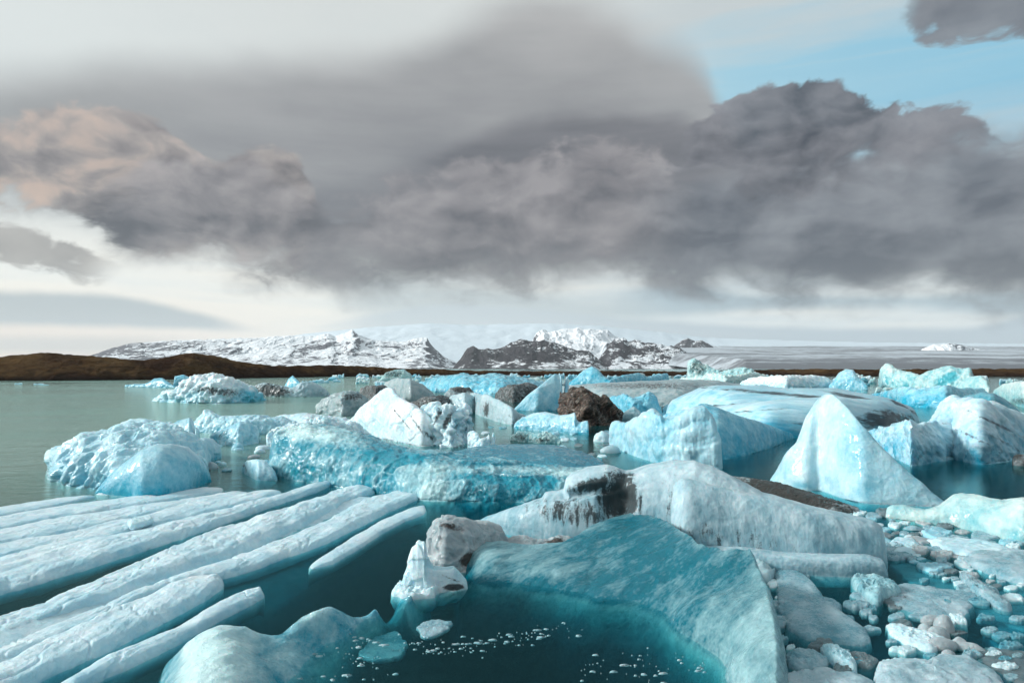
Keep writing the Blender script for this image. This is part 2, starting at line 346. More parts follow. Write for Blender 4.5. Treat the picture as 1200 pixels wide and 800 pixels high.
def loft(top, base, ka=1., kb=1.2, ef=1., eb=1., nu=160, nv=110, amp=.06, freq=1.2, lumpy=0., scal=0., scf=1.2, ridge=0., rf=1.,
         grain=None, under=(.5, 1.0), rnd=.03, seed=1, stains=(), sm=2, skew=0., facet=0., fcf=.8, gf=.0, frost=None, offs=0., band=None, bs=.045, dents=(), cav=.9, rg=.5, zsm=.04):
    """closed lump of ice: front waterline, crest and back follow traced outlines at their own distance"""
    x0 = max(min(p[0] for p in top), min(p[0] for p in base)); x1 = min(max(p[0] for p in top), max(p[0] for p in base))
    u = np.linspace(0, 1, nu); px = x0+(x1-x0)*u
    bt = smooth1(smooth1(interp(base, px), int(nu*bs)), int(nu*bs)); tp = smooth1(interp(top, px), sm)
    tp = np.minimum(tp, bt-.4)
    Fp = at_z(px, bt, 0.0); Yf = Fp[:, 1]+offs
    dx, dy, dz = ray(px, tp); s = dz/dy; sx = dx/dy
    ed = np.minimum(u, 1-u)/max(rnd, 1e-4); rr = np.sqrt(np.clip(1-(1-np.clip(ed, 0, 1))**2, 0, 1))
    rr = np.maximum(rr, .02)
    zr = (H_CAM+s*Yf)/(1-s*ka); zr = np.maximum(zr, .01)
    zk = smooth1(smooth1(zr, int(nu*zsm)), int(nu*zsm)); Yr = Yf+ka*zk*rr
    zr = np.maximum(H_CAM+s*Yr, .01)*rr; Xr = sx*Yr; Xf = (ray(px, bt)[0]/ray(px, bt)[1])*Yf
    D, O = under
    Hm = max(zr.max(), .05)
    nf, nb, ns = int(nv*.5), int(nv*.34), int(nv*.08)
    rows = []
    tt = np.linspace(1, 0, ns+1)[:-1]
    zs = Hm*.9
    Xc, Yc = Xf.mean(), Yf.mean()
    for t in tt:   # keel under water in front
        g_ = 1-.3*t*t
        rows.append(np.stack([Xc+(Xf-Xc)*g_, Yc+(Yf-Yc)*g_-O*zs*t*.5*rr, -D*zs*(t**1.0)*np.maximum(rr, .15)], 1))
    fr = np.linspace(0, 1, nf)
    sk = skew
    for t in fr:
        th = t*math.pi/2; a = 1-math.cos(th)**ef; b = math.sin(th)**ef
        rows.append(np.stack([Xf+(Xr-Xf)*a, Yf+(Yr-Yf)*a, zr*b], 1))
    hb = kb*zr
    for t in np.linspace(0, 1, nb+1)[1:]:
        th = t*math.pi/2; a = math.sin(th)**eb; b = 1-(1-math.cos(th))**eb
        b = math.cos(th)**eb; a = 1-(1-math.sin(th))**eb if eb != 1 else math.sin(th)
        rows.append(np.stack([Xr+(Xr/np.maximum(Yr, 1))*hb*a*.6, Yr+hb*a, zr*b], 1))
    for t in np.linspace(0, 1, ns+1)[1:]:
        r = rows[nv and -1] if t == 0 else None
        g_ = 1-.3*t*t; Xe = Xr+(Xr/np.maximum(Yr, 1))*hb*.6
        rows.append(np.stack([Xe.mean()+(Xe-Xe.mean())*g_, Yr+hb, -D*zs*t*np.maximum(rr, .15)], 1))
    P = np.stack(rows, 1)
    vv = np.linspace(0, 1, P.shape[1])
    N = normals(P)
    if N[nu//2, ns+nf//2, 1] > 0: N = -N
    sc = Hm
    Q = P/sc
    G = Q
    if grain is not None:
        d = np.array(grain[0], float); d /= np.linalg.norm(d); st = grain[1]
        al = (Q*d).sum(-1, keepdims=True)*d; G = (Q-al)+al/st
    disp = amp*fbm(Q*freq+seed*3.1, 4, seed)
    disp = disp+amp*.35*fbm(G*freq*4+seed*5.1, 3, seed+4)
    dsp0 = disp.copy(); disp = disp+amp*rg*fbm(G*freq*2.1+seed*4.3, 6, seed+6, gain=.55, ridged=True)
    fine = fbm(Q*freq*9+seed*2.9, 4, seed+8, gain=.6); disp = disp+amp*.14*fine
    if ridge: disp = disp+ridge*fbm(G*rf+seed*1.7, 4, seed+9, ridged=True)
    if lumpy:
        d1, d2, idv = worley(Q*scf+seed*2.3+.25*vnoise(Q*scf*2)[..., None], seed)
        disp = disp+lumpy*(.55-d1)
        disp = disp+lumpy*.35*(.5-worley(Q*scf*2.7+seed, seed+3)[0])
    if scal:
        d1, _, _ = worley(G*scf*2+seed+.3*vnoise(Q*scf)[..., None], seed+2); disp = disp+scal*(d1-.5)
    if facet:
        Qw = Q+.12*np.stack([vnoise(Q*2+5*k, seed+k) for k in range(3)], -1)
        d1, d2, idv = worley(Qw*fcf+seed*1.3, seed+5)
        disp = disp+facet*(idv-.5)*sstep(0, .12, d2-d1)
    if gf:
        disp = disp+gf*np.abs(fbm(G*rf*1.6+seed, 2, seed+3))
    env = np.clip(ed, .15, 1)[:, None]*np.ones_like(vv)[None]
    big = disp-dsp0
    if dents:
        Xd, Yd = project(P)
        for (cx, cy, rx, ry, ang, am) in dents:
            ca, sa = math.cos(math.radians(ang)), math.sin(math.radians(ang)); a_ = ((Xd-cx)*ca+(Yd-cy)*sa)/rx; b_ = (-(Xd-cx)*sa+(Yd-cy)*ca)/ry
            disp = disp+am*sstep(1.2, .2, np.sqrt(a_*a_+b_*b_)+.2*fbm(Q*2.5, 3, seed+12))
    P = P+N*(disp*sc*env)[..., None]
    nvt = P.shape[1]
    frs = np.full(P.shape[:2], .5)
    if frost is not None:       # (bottom value, top value) measured by height: rime above, wet ice at the waterline
        h = np.clip(P[..., 2]/sc, 0, 1); frs = frost[0]+(frost[1]-frost[0])*sstep(0, .9, h)
    big = big-big.mean(); frs = frs+cav*np.clip(big/(big.std()+1e-6), -2, 2)*.09  # hollows bluer, raised ice paler: relief shading put into the colour
    dr = np.zeros(P.shape[:2])
    X, Y = project(P)
    for s_ in stains:
        cx, cy, rx, ry, ang, k = s_[:6]
        ca, sa = math.cos(math.radians(ang)), math.sin(math.radians(ang))
        a = ((X-cx)*ca+(Y-cy)*sa)/rx; b = (-(X-cx)*sa+(Y-cy)*ca)/ry
        w = .5*fbm(Q*2.5, 5, seed+12)
        val = k*sstep(1.5, .2, np.sqrt(a*a+b*b)+w)
        if len(s_) > 6: frs = frs+(s_[6])*val
        else: dr = np.maximum(dr, val)
    if band:                    # thin dirty melt seams that follow the layers
        bw, bk = band; dr = np.maximum(dr, bk*sstep(bw, 0, np.abs(fbm(G*np.array([1, 1, 1.])*1.3+seed*7, 3, seed+20))))
    V = P.reshape(-1, 3); Fc = grid_faces(nu, nvt)
    # end caps
    for e in (0, nu-1):
        c = len(V); ring = np.arange(nvt)+e*nvt
        V = np.vstack([V, P[e].mean(0)]); frs = np.append(frs.ravel(), .5); dr = np.append(dr.ravel(), 0)
        a, b = ring[:-1], ring[1:]; q = np.stack([a, b, np.full_like(a, c), np.full_like(a, c)], 1)
    return V, Fc, {'frost': frs.ravel(), 'dirt': dr.ravel()}
def join(parts):
    Vs, Fs, A, o = [], [], {}, 0
    for V, Fc, at in parts:
        Vs.append(V); Fs.append(Fc+o); o += len(V)
        for k, a in at.items(): A.setdefault(k, []).append(a)
    return np.vstack(Vs), np.vstack(Fs), {k: np.concatenate(v) for k, v in A.items()}
def berg(name, label, mat, pieces, cat='iceberg', group=None, parts=None):
    ms = [p if isinstance(p, tuple) else loft(**p) for p in pieces]
    if not parts:
        V, Fc, A = join(ms); return put(name, V, Fc, M[mat], A, label, cat, group)
    r = parts.index(None); root = put(name, *ms[r][:2], M[mat], ms[r][2], label, cat, group)
    for k, pn in enumerate(parts):
        if k == r: continue
        c = put(pn, *ms[k][:2], M[mat], ms[k][2], None, None); c.location = c.location-root.location; c.parent = root
    return root

def floe(poly, hgt=.12, z=0., thick=.25, n=90, m=26, edge=.25, amp=.22, freq=2., seed=0, lumpy=0., dirt=0., tilt=(0, 0), lift=0., wav=.12, frost=.5):
    """flat or rounded piece of ice with the outline it has on the water"""
    c = np.array(poly, float); W = at_z(c[:, 0], c[:, 1], z)[:, :2]
    ctr = W.mean(0); rel = W-ctr; an = np.arctan2(rel[:, 1], rel[:, 0]); o = np.argsort(an)
    an, ra = an[o], np.hypot(*rel[o].T)
    th = np.linspace(0, 2*math.pi, n, endpoint=False)
    pv = rel[o]; R = np.full(n, ra.mean()*.3)
    for a_, b_ in zip(pv, np.roll(pv, -1, 0)):
        dx_, dy_ = np.cos(th), np.sin(th); e_ = b_-a_; den = dx_*e_[1]-dy_*e_[0]; den = np.where(np.abs(den) < 1e-9, 1e-9, den)
        t_ = (a_[0]*e_[1]-a_[1]*e_[0])/den; s_ = (a_[0]*dy_-a_[1]*dx_)/den
        R = np.where((t_ > 0) & (s_ >= -1e-6) & (s_ <= 1+1e-6), np.maximum(R, t_), R)
    # straight sided interpolation in 1/r keeps corners as traced
    size = R.mean()
    k = max(1, n//60); R = np.convolve(np.concatenate([R[-k:], R, R[:k]]), np.ones(2*k+1)/(2*k+1), 'valid')
    ring = np.stack([np.cos(th), np.sin(th), 0*th], -1)
    R = R*(1+wav*1.6*fbm(ring*2.5+seed, 6, seed, gain=.6))
    rt = np.linspace(.001, 1, m)**.8
    prof = (1-np.clip((rt-(1-edge))/edge, 0, 1)**2)**.5
    P = []
    for r, p in zip(rt, prof): P.append(np.stack([R*np.cos(th)*r, R*np.sin(th)*r, p*hgt+0*R], -1))
    P.append(np.stack([R*np.cos(th)*1.03, R*np.sin(th)*1.03, -thick*.5+0*R], -1))
    P.append(np.stack([R*np.cos(th)*.9, R*np.sin(th)*.9, -thick+0*R], -1))
    P.append(np.stack([R*0, R*0, -thick*1.05+0*R], -1))
    P = np.stack(P, 1); P[..., :2] += ctr
    Q = P/max(size, .05)
    dz = amp*fbm(Q*freq+seed*7, 5, seed)+amp*.8*fbm(Q*freq*2+seed*3, 4, seed+5, ridged=True)+amp*.5*(worley(Q*freq*1.5+seed, seed+2)[2]-.5)
    if lumpy: dz = dz+lumpy*(.55-worley(Q*freq*1.3+seed, seed)[0])
    topm = np.ones(P.shape[1]); topm[-3:] = 0
    P[..., 2] += dz*hgt*2.0*topm+z+lift+((P[..., 0]-ctr[0])*tilt[0]+(P[..., 1]-ctr[1])*tilt[1])
    P = np.concatenate([P, P[:1]], 0)
    V = P.reshape(-1, 3); Fc = grid_faces(n+1, P.shape[1], flip=True)
    return V, Fc, {'frost': np.full(len(V), frost), 'dirt': np.full(len(V), dirt)}
def chunk(px, py, rx, ry, hz, mat_seed=0, z=0., rot=0., rough=.22, seed=0, n=22, facet=.25, dirt=0., flat=1., freq=1.2, frost=.5):
    """small angular lump, rx wide in photo pixels, hz metres high, resting in the water"""
    c = at_z(px, py, z)[0] if np.ndim(px) else at_z(np.array([px]), np.array([py]), z)[0]
    sx = rx/F*c[1]; sy = ry/F*c[1]
    th = np.linspace(0, 2*math.pi, 2*n+1); ph = np.linspace(0, math.pi, n+1)
    T, Pp = np.meshgrid(th, ph, indexing='ij')
    D = np.stack([np.cos(T)*np.sin(Pp), np.sin(T)*np.sin(Pp), np.cos(Pp)], -1)
    r = 1+rough*fbm(D*freq+seed*9.1, 4, seed)
    # planar cuts make flat facets
    rs = np.random.RandomState(seed+5)
    for k in range(14):
        nn = rs.normal(size=3); nn /= np.linalg.norm(nn); dd = .62+.25*rs.rand()
        q = (D*nn).sum(-1); r = np.where(q > 1e-3, r*(1-facet)+facet*np.minimum(r, dd/np.maximum(q, .2)), r)
    P = D*r[..., None]*np.array([sx, sy, hz])
    ca, sa = math.cos(rot), math.sin(rot)
    P = np.stack([P[..., 0]*ca-P[..., 1]*sa, P[..., 0]*sa+P[..., 1]*ca, P[..., 2]*np.where(P[..., 2] < 0, .5, 1)], -1)+c
    V = P.reshape(-1, 3)
    return V, grid_faces(2*n+1, n+1, flip=True), {'frost': np.full(len(V), frost), 'dirt': np.full(len(V), dirt)}
def rbf(ctrl, Xq, Yq, smooth=.02):
    C = np.array(ctrl, float); W = at_z(C[:, 0], C[:, 1], 0) if False else np.stack([at_z(np.array([a]), np.array([b]), c)[0] for a, b, c in C])
    def k(r2): return np.where(r2 > 1e-12, r2*np.log(np.maximum(r2, 1e-12)), 0)
    n = len(W); d2 = ((W[:, None, :2]-W[None, :, :2])**2).sum(-1)
    A = np.zeros((n+3, n+3)); A[:n, :n] = k(d2)+np.eye(n)*smooth; A[:n, n] = 1; A[:n, n+1:] = W[:, :2]; A[n:, :n] = A[:n, n:].T
    sol = np.linalg.solve(A, np.append(W[:, 2], [0, 0, 0]))
    z = sol[n]+sol[n+1]*Xq+sol[n+2]*Yq
    for i in range(n): z = z+sol[i]*k((Xq-W[i, 0])**2+(Yq-W[i, 1])**2)
    return z, W
def field(ctrl, poly, res=.03, amp=.03, freq=1.6, seed=1, floor=-1.4, grain=None, frost=None, skirt=0., scal=0., scf=3., lumpy=0., smooth=.02):
    """ice whose surface passes through measured heights; falls away under water outside its outline"""
    pw = np.array([at_z(np.array([a]), np.array([b]), c)[0][:2] for a, b, c in poly])
    if skirt:
        cc = pw.mean(0); ctrl = list(ctrl)
        for (a, b, c), w in zip(poly, pw):
            q = w+(w-cc)/np.linalg.norm(w-cc)*.30; pz = c-skirt; pa, pb = project(np.array([[q[0], q[1], pz]])); ctrl.append((pa[0], pb[0], pz))
    x0, y0 = pw.min(0)-.7; x1, y1 = pw.max(0)+.7
    nx, ny = int((x1-x0)/res)+2, int((y1-y0)/res)+2
    X, Y = np.meshgrid(np.linspace(x0, x1, nx), np.linspace(y0, y1, ny), indexing='ij')
    z, _ = rbf(ctrl, X, Y, smooth)
    # signed distance to the outline
    ins = np.zeros(X.shape, bool); dist = np.full(X.shape, 1e9); n = len(pw)
    wob = .05*fbm(np.stack([X, Y, 0*X], -1)*2.2+seed, 4, seed)
    for i in range(n):
        a, b = pw[i], pw[(i+1) % n]
        c = ((a[1] > Y) != (b[1] > Y)) & (X < (b[0]-a[0])*(Y-a[1])/((b[1]-a[1]) if b[1] != a[1] else 1e-9)+a[0]); ins ^= c
        ab = b-a; t = np.clip(((X-a[0])*ab[0]+(Y-a[1])*ab[1])/max((ab**2).sum(), 1e-9), 0, 1)
        dist = np.minimum(dist, np.hypot(X-a[0]-t*ab[0], Y-a[1]-t*ab[1]))
    sd = np.where(ins, dist, -dist)+wob
    P0 = np.stack([X, Y, z], -1); G = P0
    if grain is not None:
        d = np.array(grain[0], float); d /= np.linalg.norm(d); al = (P0*d).sum(-1, keepdims=True)*d; G = (P0-al)+al/grain[1]
    dd = amp*fbm(P0*freq+seed, 5, seed)+amp*.8*fbm(G*freq*2.5+seed*2, 4, seed+3)
    if scal: dd = dd+scal*(worley(G*scf+seed+.3*vnoise(G*scf*.6)[..., None], seed+2)[0]-.5)
    if lumpy: dd = dd+lumpy*(.5-worley(P0*scf*.6+seed, seed+6)[0])
    edge = sstep(-.45, .06, sd)
    z = (z+dd)*edge+floor*(1-edge)
    z = np.where(sd < -.45, floor, np.maximum(z, floor))
    P = np.stack([X, Y, z], -1)
    nrm = normals(P)
    # drop cells wholly outside, keep a closed underside
    V = P.reshape(-1, 3); Fc = grid_faces(nx, ny)
    keep = (sd > -.5).ravel(); Fc = Fc[keep[Fc].any(1)]
    V2 = V.copy(); V2[:, 2] = floor-.05
    Vall = np.vstack([V, V2]); Fall = np.vstack([Fc, Fc[:, ::-1]+len(V)])
    used = np.unique(Fall); mp = -np.ones(len(Vall), int); mp[used] = np.arange(len(used))
    fr = np.full(len(Vall), .5)
    if frost is not None:
        fv = frost(P, sd, nrm).ravel(); fr[:len(V)] = fv
    return Vall[used], mp[Fall], {'frost': fr[used], 'dirt': np.zeros(len(used))}
# ---------------------------------------------------------------- the setting
def water():
    xs, y0, y1, d = 1500., -60., 1400., 7.
    V = [(-xs, y0, 0), (xs, y0, 0), (xs, y1, 0), (-xs, y1, 0), (-xs, y0, -d), (xs, y0, -d), (xs, y1, -d), (-xs, y1, -d)]
    Fc = [(0, 1, 2, 3), (4, 7, 6, 5), (0, 4, 5, 1), (1, 5, 6, 2), (2, 6, 7, 3), (3, 7, 4, 0)]
    m, nt, o = new_mat('lagoon_water')
    g = node(nt, 'ShaderNodeTexCoord', 3); x, y, z = sep(nt, g)
    calm = nz(nt, g, .05, 3, .5, .5)
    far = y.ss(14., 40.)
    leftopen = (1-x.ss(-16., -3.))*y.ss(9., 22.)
    rip1 = nz(nt, vec(nt, x*.5, y*1.0, 0.), 2.6, 6, .66, .5)
    rip2 = nz(nt, vec(nt, x*.35, y*1.0, 4.), .45, 5, .6, .6)
    rip3 = nz(nt, vec(nt, x*.7, y, 2.), 7., 4, .6, .3)
    hgt = rip1*.6+rip2*1.6*far.max(leftopen)+rip3*.12
    bp = nt.nodes.new('ShaderNodeBump'); bp.inputs['Distance'].default_value = .20
    st = (calm.ss(.38, .62)*.10+.025+leftopen*(.35+.5*calm.ss(.4, .6))+far*.08).clamp(); nt.links.new(st.k, bp.inputs['Strength']); nt.links.new(hgt.k, bp.inputs['Height'])
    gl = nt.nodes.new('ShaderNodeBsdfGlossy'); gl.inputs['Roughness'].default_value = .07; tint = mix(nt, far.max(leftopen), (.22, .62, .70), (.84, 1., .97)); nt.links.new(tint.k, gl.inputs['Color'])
    nt.links.new(bp.outputs[0], gl.inputs['Normal'])
    tr = nt.nodes.new('ShaderNodeBsdfTransparent'); tr.inputs[0].default_value = (.80, .97, .97, 1)
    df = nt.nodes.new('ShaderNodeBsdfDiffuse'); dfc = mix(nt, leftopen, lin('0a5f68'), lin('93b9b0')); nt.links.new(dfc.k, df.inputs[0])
    m1 = nt.nodes.new('ShaderNodeMixShader'); milk_sheen = (far*.30+leftopen*.32+.05).clamp(); nt.links.new(milk_sheen.k, m1.inputs[0])  # milkiness, plus left-side brightness painted in for weak sky reflection
    nt.links.new(tr.outputs[0], m1.inputs[1]); nt.links.new(df.outputs[0], m1.inputs[2])
    fr = nt.nodes.new('ShaderNodeFresnel'); fr.inputs['IOR'].default_value = 1.33; nt.links.new(bp.outputs[0], fr.inputs['Normal'])
    m2 = nt.nodes.new('ShaderNodeMixShader'); geo = nt.nodes.new('ShaderNodeNewGeometry'); ff = E(nt, fr.outputs[0])*(1-E(nt, geo.outputs['Backfacing'])); nt.links.new(ff.k, m2.inputs[0])
    nt.links.new(m1.outputs[0], m2.inputs[1]); nt.links.new(gl.outputs[0], m2.inputs[2])
    nt.links.new(m2.outputs[0], o.inputs[0])
    va = nt.nodes.new('ShaderNodeVolumeAbsorption'); va.inputs['Color'].default_value = (.02, .62, .67, 1); va.inputs['Density'].default_value = 2.6
    nt.links.new(va.outputs[0], o.inputs['Volume'])
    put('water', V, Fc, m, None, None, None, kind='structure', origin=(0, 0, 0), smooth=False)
    # lake bed under it
    m, nt, o = new_mat('glacial_silt'); b = nt.nodes.new('ShaderNodeBsdfDiffuse')
    g = node(nt, 'ShaderNodeTexCoord', 3); c = mix(nt, nz(nt, g, .3, 5), lin('33505a'), lin('4a6a70')); nt.links.new(c.k, b.inputs[0]); nt.links.new(b.outputs[0], o.inputs[0])
    V = [(-9000, -400, -6.9), (9000, -400, -6.9), (9000, 12000, -6.9), (-9000, 12000, -6.9)]
    V = [(-20000, -2000, -7.3), (20000, -2000, -7.3), (20000, 14000, -7.3), (-20000, 14000, -7.3)]
    put('lake_bed', V, [(0, 1, 2, 3)], m, None, None, None, kind='structure', origin=(0, 0, 0), smooth=False)
water()

def rock_snow(name, snow=.5, rock=('2c2d33', '4a4a50'), scale=.004, slope=1.5, snowcol='e4ebf0', thr=.5, bump=40.):
    m, nt, o = new_mat(name); g = node(nt, 'ShaderNodeTexCoord', 3)
    geo = nt.nodes.new('ShaderNodeNewGeometry'); nx, ny, nzz = sep(nt, E(nt, geo.outputs['Normal']))
    x, y, z = sep(nt, g)
    a = node(nt, 'ShaderNodeAttribute', 2, attribute_name='frost')
    n1 = nz(nt, g, scale, 9, .66, .6)-.5; n2 = nz(nt, vec(nt, x*1., y*1., z*3.), scale*4.5, 7, .66, .5)-.5
    s = (a-.5+snow-.5+n1*1.7+n2*1.1+(nzz-.75)*slope).ss(-.07, .07)
    r = mix(nt, (nz(nt, g, scale*6, 6, .6)), lin(rock[0]), lin(rock[1]))
    c = mix(nt, s, r, lin(snowcol))
    b = nt.nodes.new('ShaderNodeBsdfPrincipled'); nt.links.new(c.k, b.inputs['Base Color']); b.inputs['Roughness'].default_value = .8; b.inputs['Specular IOR Level'].default_value = .2
    bp = nt.nodes.new('ShaderNodeBump'); bp.inputs['Strength'].default_value = .8; bp.inputs['Distance'].default_value = bump
    h = nz(nt, g, scale*3, 9, .66); nt.links.new(h.k, bp.inputs['Height']); nt.links.new(bp.outputs[0], b.inputs['Normal'])
    nt.links.new(b.outputs[0], o.inputs[0]); return m
def ridge_terrain(name, crest, foot_py, Yf, Yr, mat, amp=.10, freq=3., nu=600, nv=160, seed=3, pw=1.2, rid=.25, spur=0., kind='structure', snowtop=None):
    """mountain front: rises from its foot at distance Yf to a traced crest at distance Yr, then falls behind"""
    x0, x1 = crest[0][0], crest[-1][0]; px = np.linspace(x0, x1, nu)
    tp = interp(crest, px)
    rs = np.random.RandomState(seed); tp = tp+fbm(np.stack([px*.12, px*0, px*0+seed], -1), 4, seed)*1.3
    C = at_y(px, tp, Yr); foot = at_y(px, np.full(nu, foot_py, float) if np.isscalar(foot_py) else interp(foot_py, px), Yf)
    foot[:, 2] = np.minimum(foot[:, 2], 0)
    rows = []
    for t in np.linspace(0, 1, int(nv*.75)):
        z = foot[:, 2]+(C[:, 2]-foot[:, 2])*(t**pw)
        rows.append(np.stack([foot[:, 0]+(C[:, 0]-foot[:, 0])*t, foot[:, 1]+(C[:, 1]-foot[:, 1])*t, z], 1))
    for t in np.linspace(0, 1, int(nv*.25)+1)[1:]:
        rows.append(np.stack([C[:, 0]*(1+.25*t), C[:, 1]*(1+.25*t), C[:, 2]*(1-t)-5*t], 1))
    P = np.stack(rows, 1); H = C[:, 2].max()
    v = np.linspace(0, 1, P.shape[1]); e = np.sin(np.clip(v/.78, 0, 1)*math.pi)**.7*(v < .78)+(v >= .78)*.15
    Q = P/H
    d = amp*fbm(Q*freq+seed, 6, seed)+rid*(fbm(Q*np.array([1.3, .5, .7])*freq*.6+seed*2, 6, seed+5, ridged=True)-.1)
    loc = np.clip(P[..., 2]/H, .05, 1)
    P[..., 0] += H*e[None]*(.22*fbm(Q*2.2+seed*4, 4, seed+8)+.10*(v[None]-.76)*vnoise(np.stack([Q[..., 0]*1.1, 0*Q[..., 0], 0*Q[..., 0]+seed], -1), seed)*6)*np.clip((.76-v[None])*5, 0, 1)
    P[..., 2] += d*H*e[None]*np.sqrt(loc); P[..., 1] += d*H*e[None]*.6
    fr = np.full(P.shape[:2], .5)
    if snowtop: X, Y = project(P); fr = snowtop(X, Y, P)
    put(name, P.reshape(-1, 3), grid_faces(nu, P.shape[1]), mat, {'frost': fr.ravel()}, None, None, kind=kind, origin=(0, 0, 0))
snowm = rock_snow('ice_cap_snow', snow=1.0, rock=('5b6570', '8a939b'), scale=.0016, slope=.5, snowcol='c6d5de', bump=20)
ridge_terrain('ice_cap', [(-500, 432), (60, 425), (200, 410), (300, 400), (360, 391), (430, 384), (500, 379), (560, 381), (640, 379), (700, 382), (780, 390), (830, 396), (1000, 401), (1200, 403), (1500, 402), (1900, 408)],
              436, 6200, 10500, snowm, amp=.02, rid=.05, nu=500, nv=100, pw=1.1, seed=5)
ridge_terrain('snow_mountain', [(90, 426), (108, 416), (125, 410), (150, 403), (190, 400), (240, 398), (278, 397), (330, 394), (370, 394), (385, 391), (392, 395), (405, 390), (413, 387), (420, 393), (440, 399), (470, 401), (495, 395), (500, 396), (503, 402), (508, 408), (520, 418), (535, 425), (552, 432), (565, 437)],
              437, 4200, 6000, rock_snow('left_range', .40, ('3a3c45', '5a5c66'), .0042, 1.2, bump=25), amp=.07, rid=.16, seed=11, nu=900, nv=220,
              snowtop=lambda X, Y, P: .44+.30*sstep(404, 392, Y)*sstep(200, 330, X)-.30*sstep(430, 405, Y)*sstep(200, 120, X)-.08*sstep(415, 430, Y))
ridge_terrain('snow_shoulder', [(600, 434), (620, 406), (629, 391), (636, 386), (642, 390), (650, 388), (680, 385), (712, 388), (722, 395), (735, 401), (760, 412), (800, 430)],
              437, 4300, 5600, rock_snow('shoulder', .66, ('2d2e34', '505057'), .005, .9, bump=20), amp=.10, rid=.22, seed=21, nu=420, nv=150)
ridge_terrain('dark_mountain', [(522, 438), (530, 433), (540, 420), (548, 409), (554, 405), (561, 410), (590, 408), (600, 402), (612, 398), (624, 401), (640, 400), (655, 404), (672, 410), (690, 412), (702, 422), (725, 436)],
              438, 3300, 4000, rock_snow('dark_peak', .22, ('1d1d22', '3b3940'), .008, .9, bump=18), amp=.12, rid=.35, seed=31, nu=600, nv=180,
              snowtop=lambda X, Y, P: .45+.15*sstep(560, 700, X))
ridge_terrain('rocky_mountain', [(690, 436), (705, 418), (715, 403), (722, 398), (730, 396), (736, 401), (745, 399), (756, 402), (780, 405), (797, 408), (808, 415), (815, 424), (822, 432), (836, 438)],
              438, 3500, 4300, rock_snow('right_peak', .33, ('1f2026', '3f3d44'), .0075, .9, bump=18), amp=.12, rid=.32, seed=41, nu=480, nv=160)
ridge_terrain('nunatak', [(790, 406), (800, 399), (806, 397), (815, 400), (822, 399), (834, 405), (845, 408)], 412, 5400, 5900, rock_snow('nunatak', .4, ('2b2c33', '4a4a50'), .006, .8, bump=10), amp=.1, rid=.2, seed=51, nu=160, nv=60)
ridge_terrain('nunatak', [(1080, 410), (1095, 404), (1112, 402), (1125, 404), (1140, 408), (1160, 412)], 414, 4600, 5000, rock_snow('far_nunatak', .62, ('4b525c', '666c75'), .006, .8, bump=10), amp=.1, rid=.2, seed=52, nu=160, nv=60)
# outlet glacier on the right: a broad low slope of grey ice with dark moraine lines
def glacier():
    rowsY = np.concatenate([np.geomspace(900, 6400, 120)]); tt = (np.log(rowsY)-math.log(900))/(math.log(6400)-math.log(900))
    rowpy = np.interp(rowsY, [900, 1200, 1700, 2500, 3600, 5000, 6400], [437.5, 435, 430, 423, 416, 410, 405.5])
    P = np.stack([at_y(np.linspace(845-145*min(max((a-2800)/2200, 0), 1), 1900, 420), np.full(420, b), a) for a, b in zip(rowsY, rowpy)], 1)
    P[:, 0, 2] = -4; P[:12, :, 2] -= np.linspace(60, 0, 12)[:, None]*(P[:12, :, 1] > 1300)
    P[..., 2] += fbm(P/260., 4, 3)*7*np.minimum(P[..., 1]/3000, 1)
    m, nt, o = new_mat('glacier_ice'); g = node(nt, 'ShaderNodeTexCoord', 3); x, y, z = sep(nt, g)
    w = nz(nt, g, .0012, 3, .5)*900
    n1 = nz(nt, vec(nt, x*.0009, (y+w*1.6+x*.35)*.0022, 0.), 1.0, 8, .7, .6)
    n2 = nz(nt, vec(nt, x*.012, y*.012, 0.), 1., 7, .75)
    d = (n1+(n2-.5)*.6+(1-y.ss(1200., 3600.))*.22).ss(.44, .60)
    c = mix(nt, nz(nt, g, .01, 6, .7), lin('8e9aa4'), lin('c3ced5')); c = mix(nt, d*.8, c, lin('3b3d44'))
    # mottled grey toe
    b = nt.nodes.new('ShaderNodeBsdfPrincipled'); nt.links.new(c.k, b.inputs['Base Color']); b.inputs['Roughness'].default_value = .8
    nt.links.new(b.outputs[0], o.inputs[0])
    put('glacier', P.reshape(-1, 3), grid_faces(420, 120), m, None, None, None, kind='structure', origin=(0, 0, 0))
glacier()
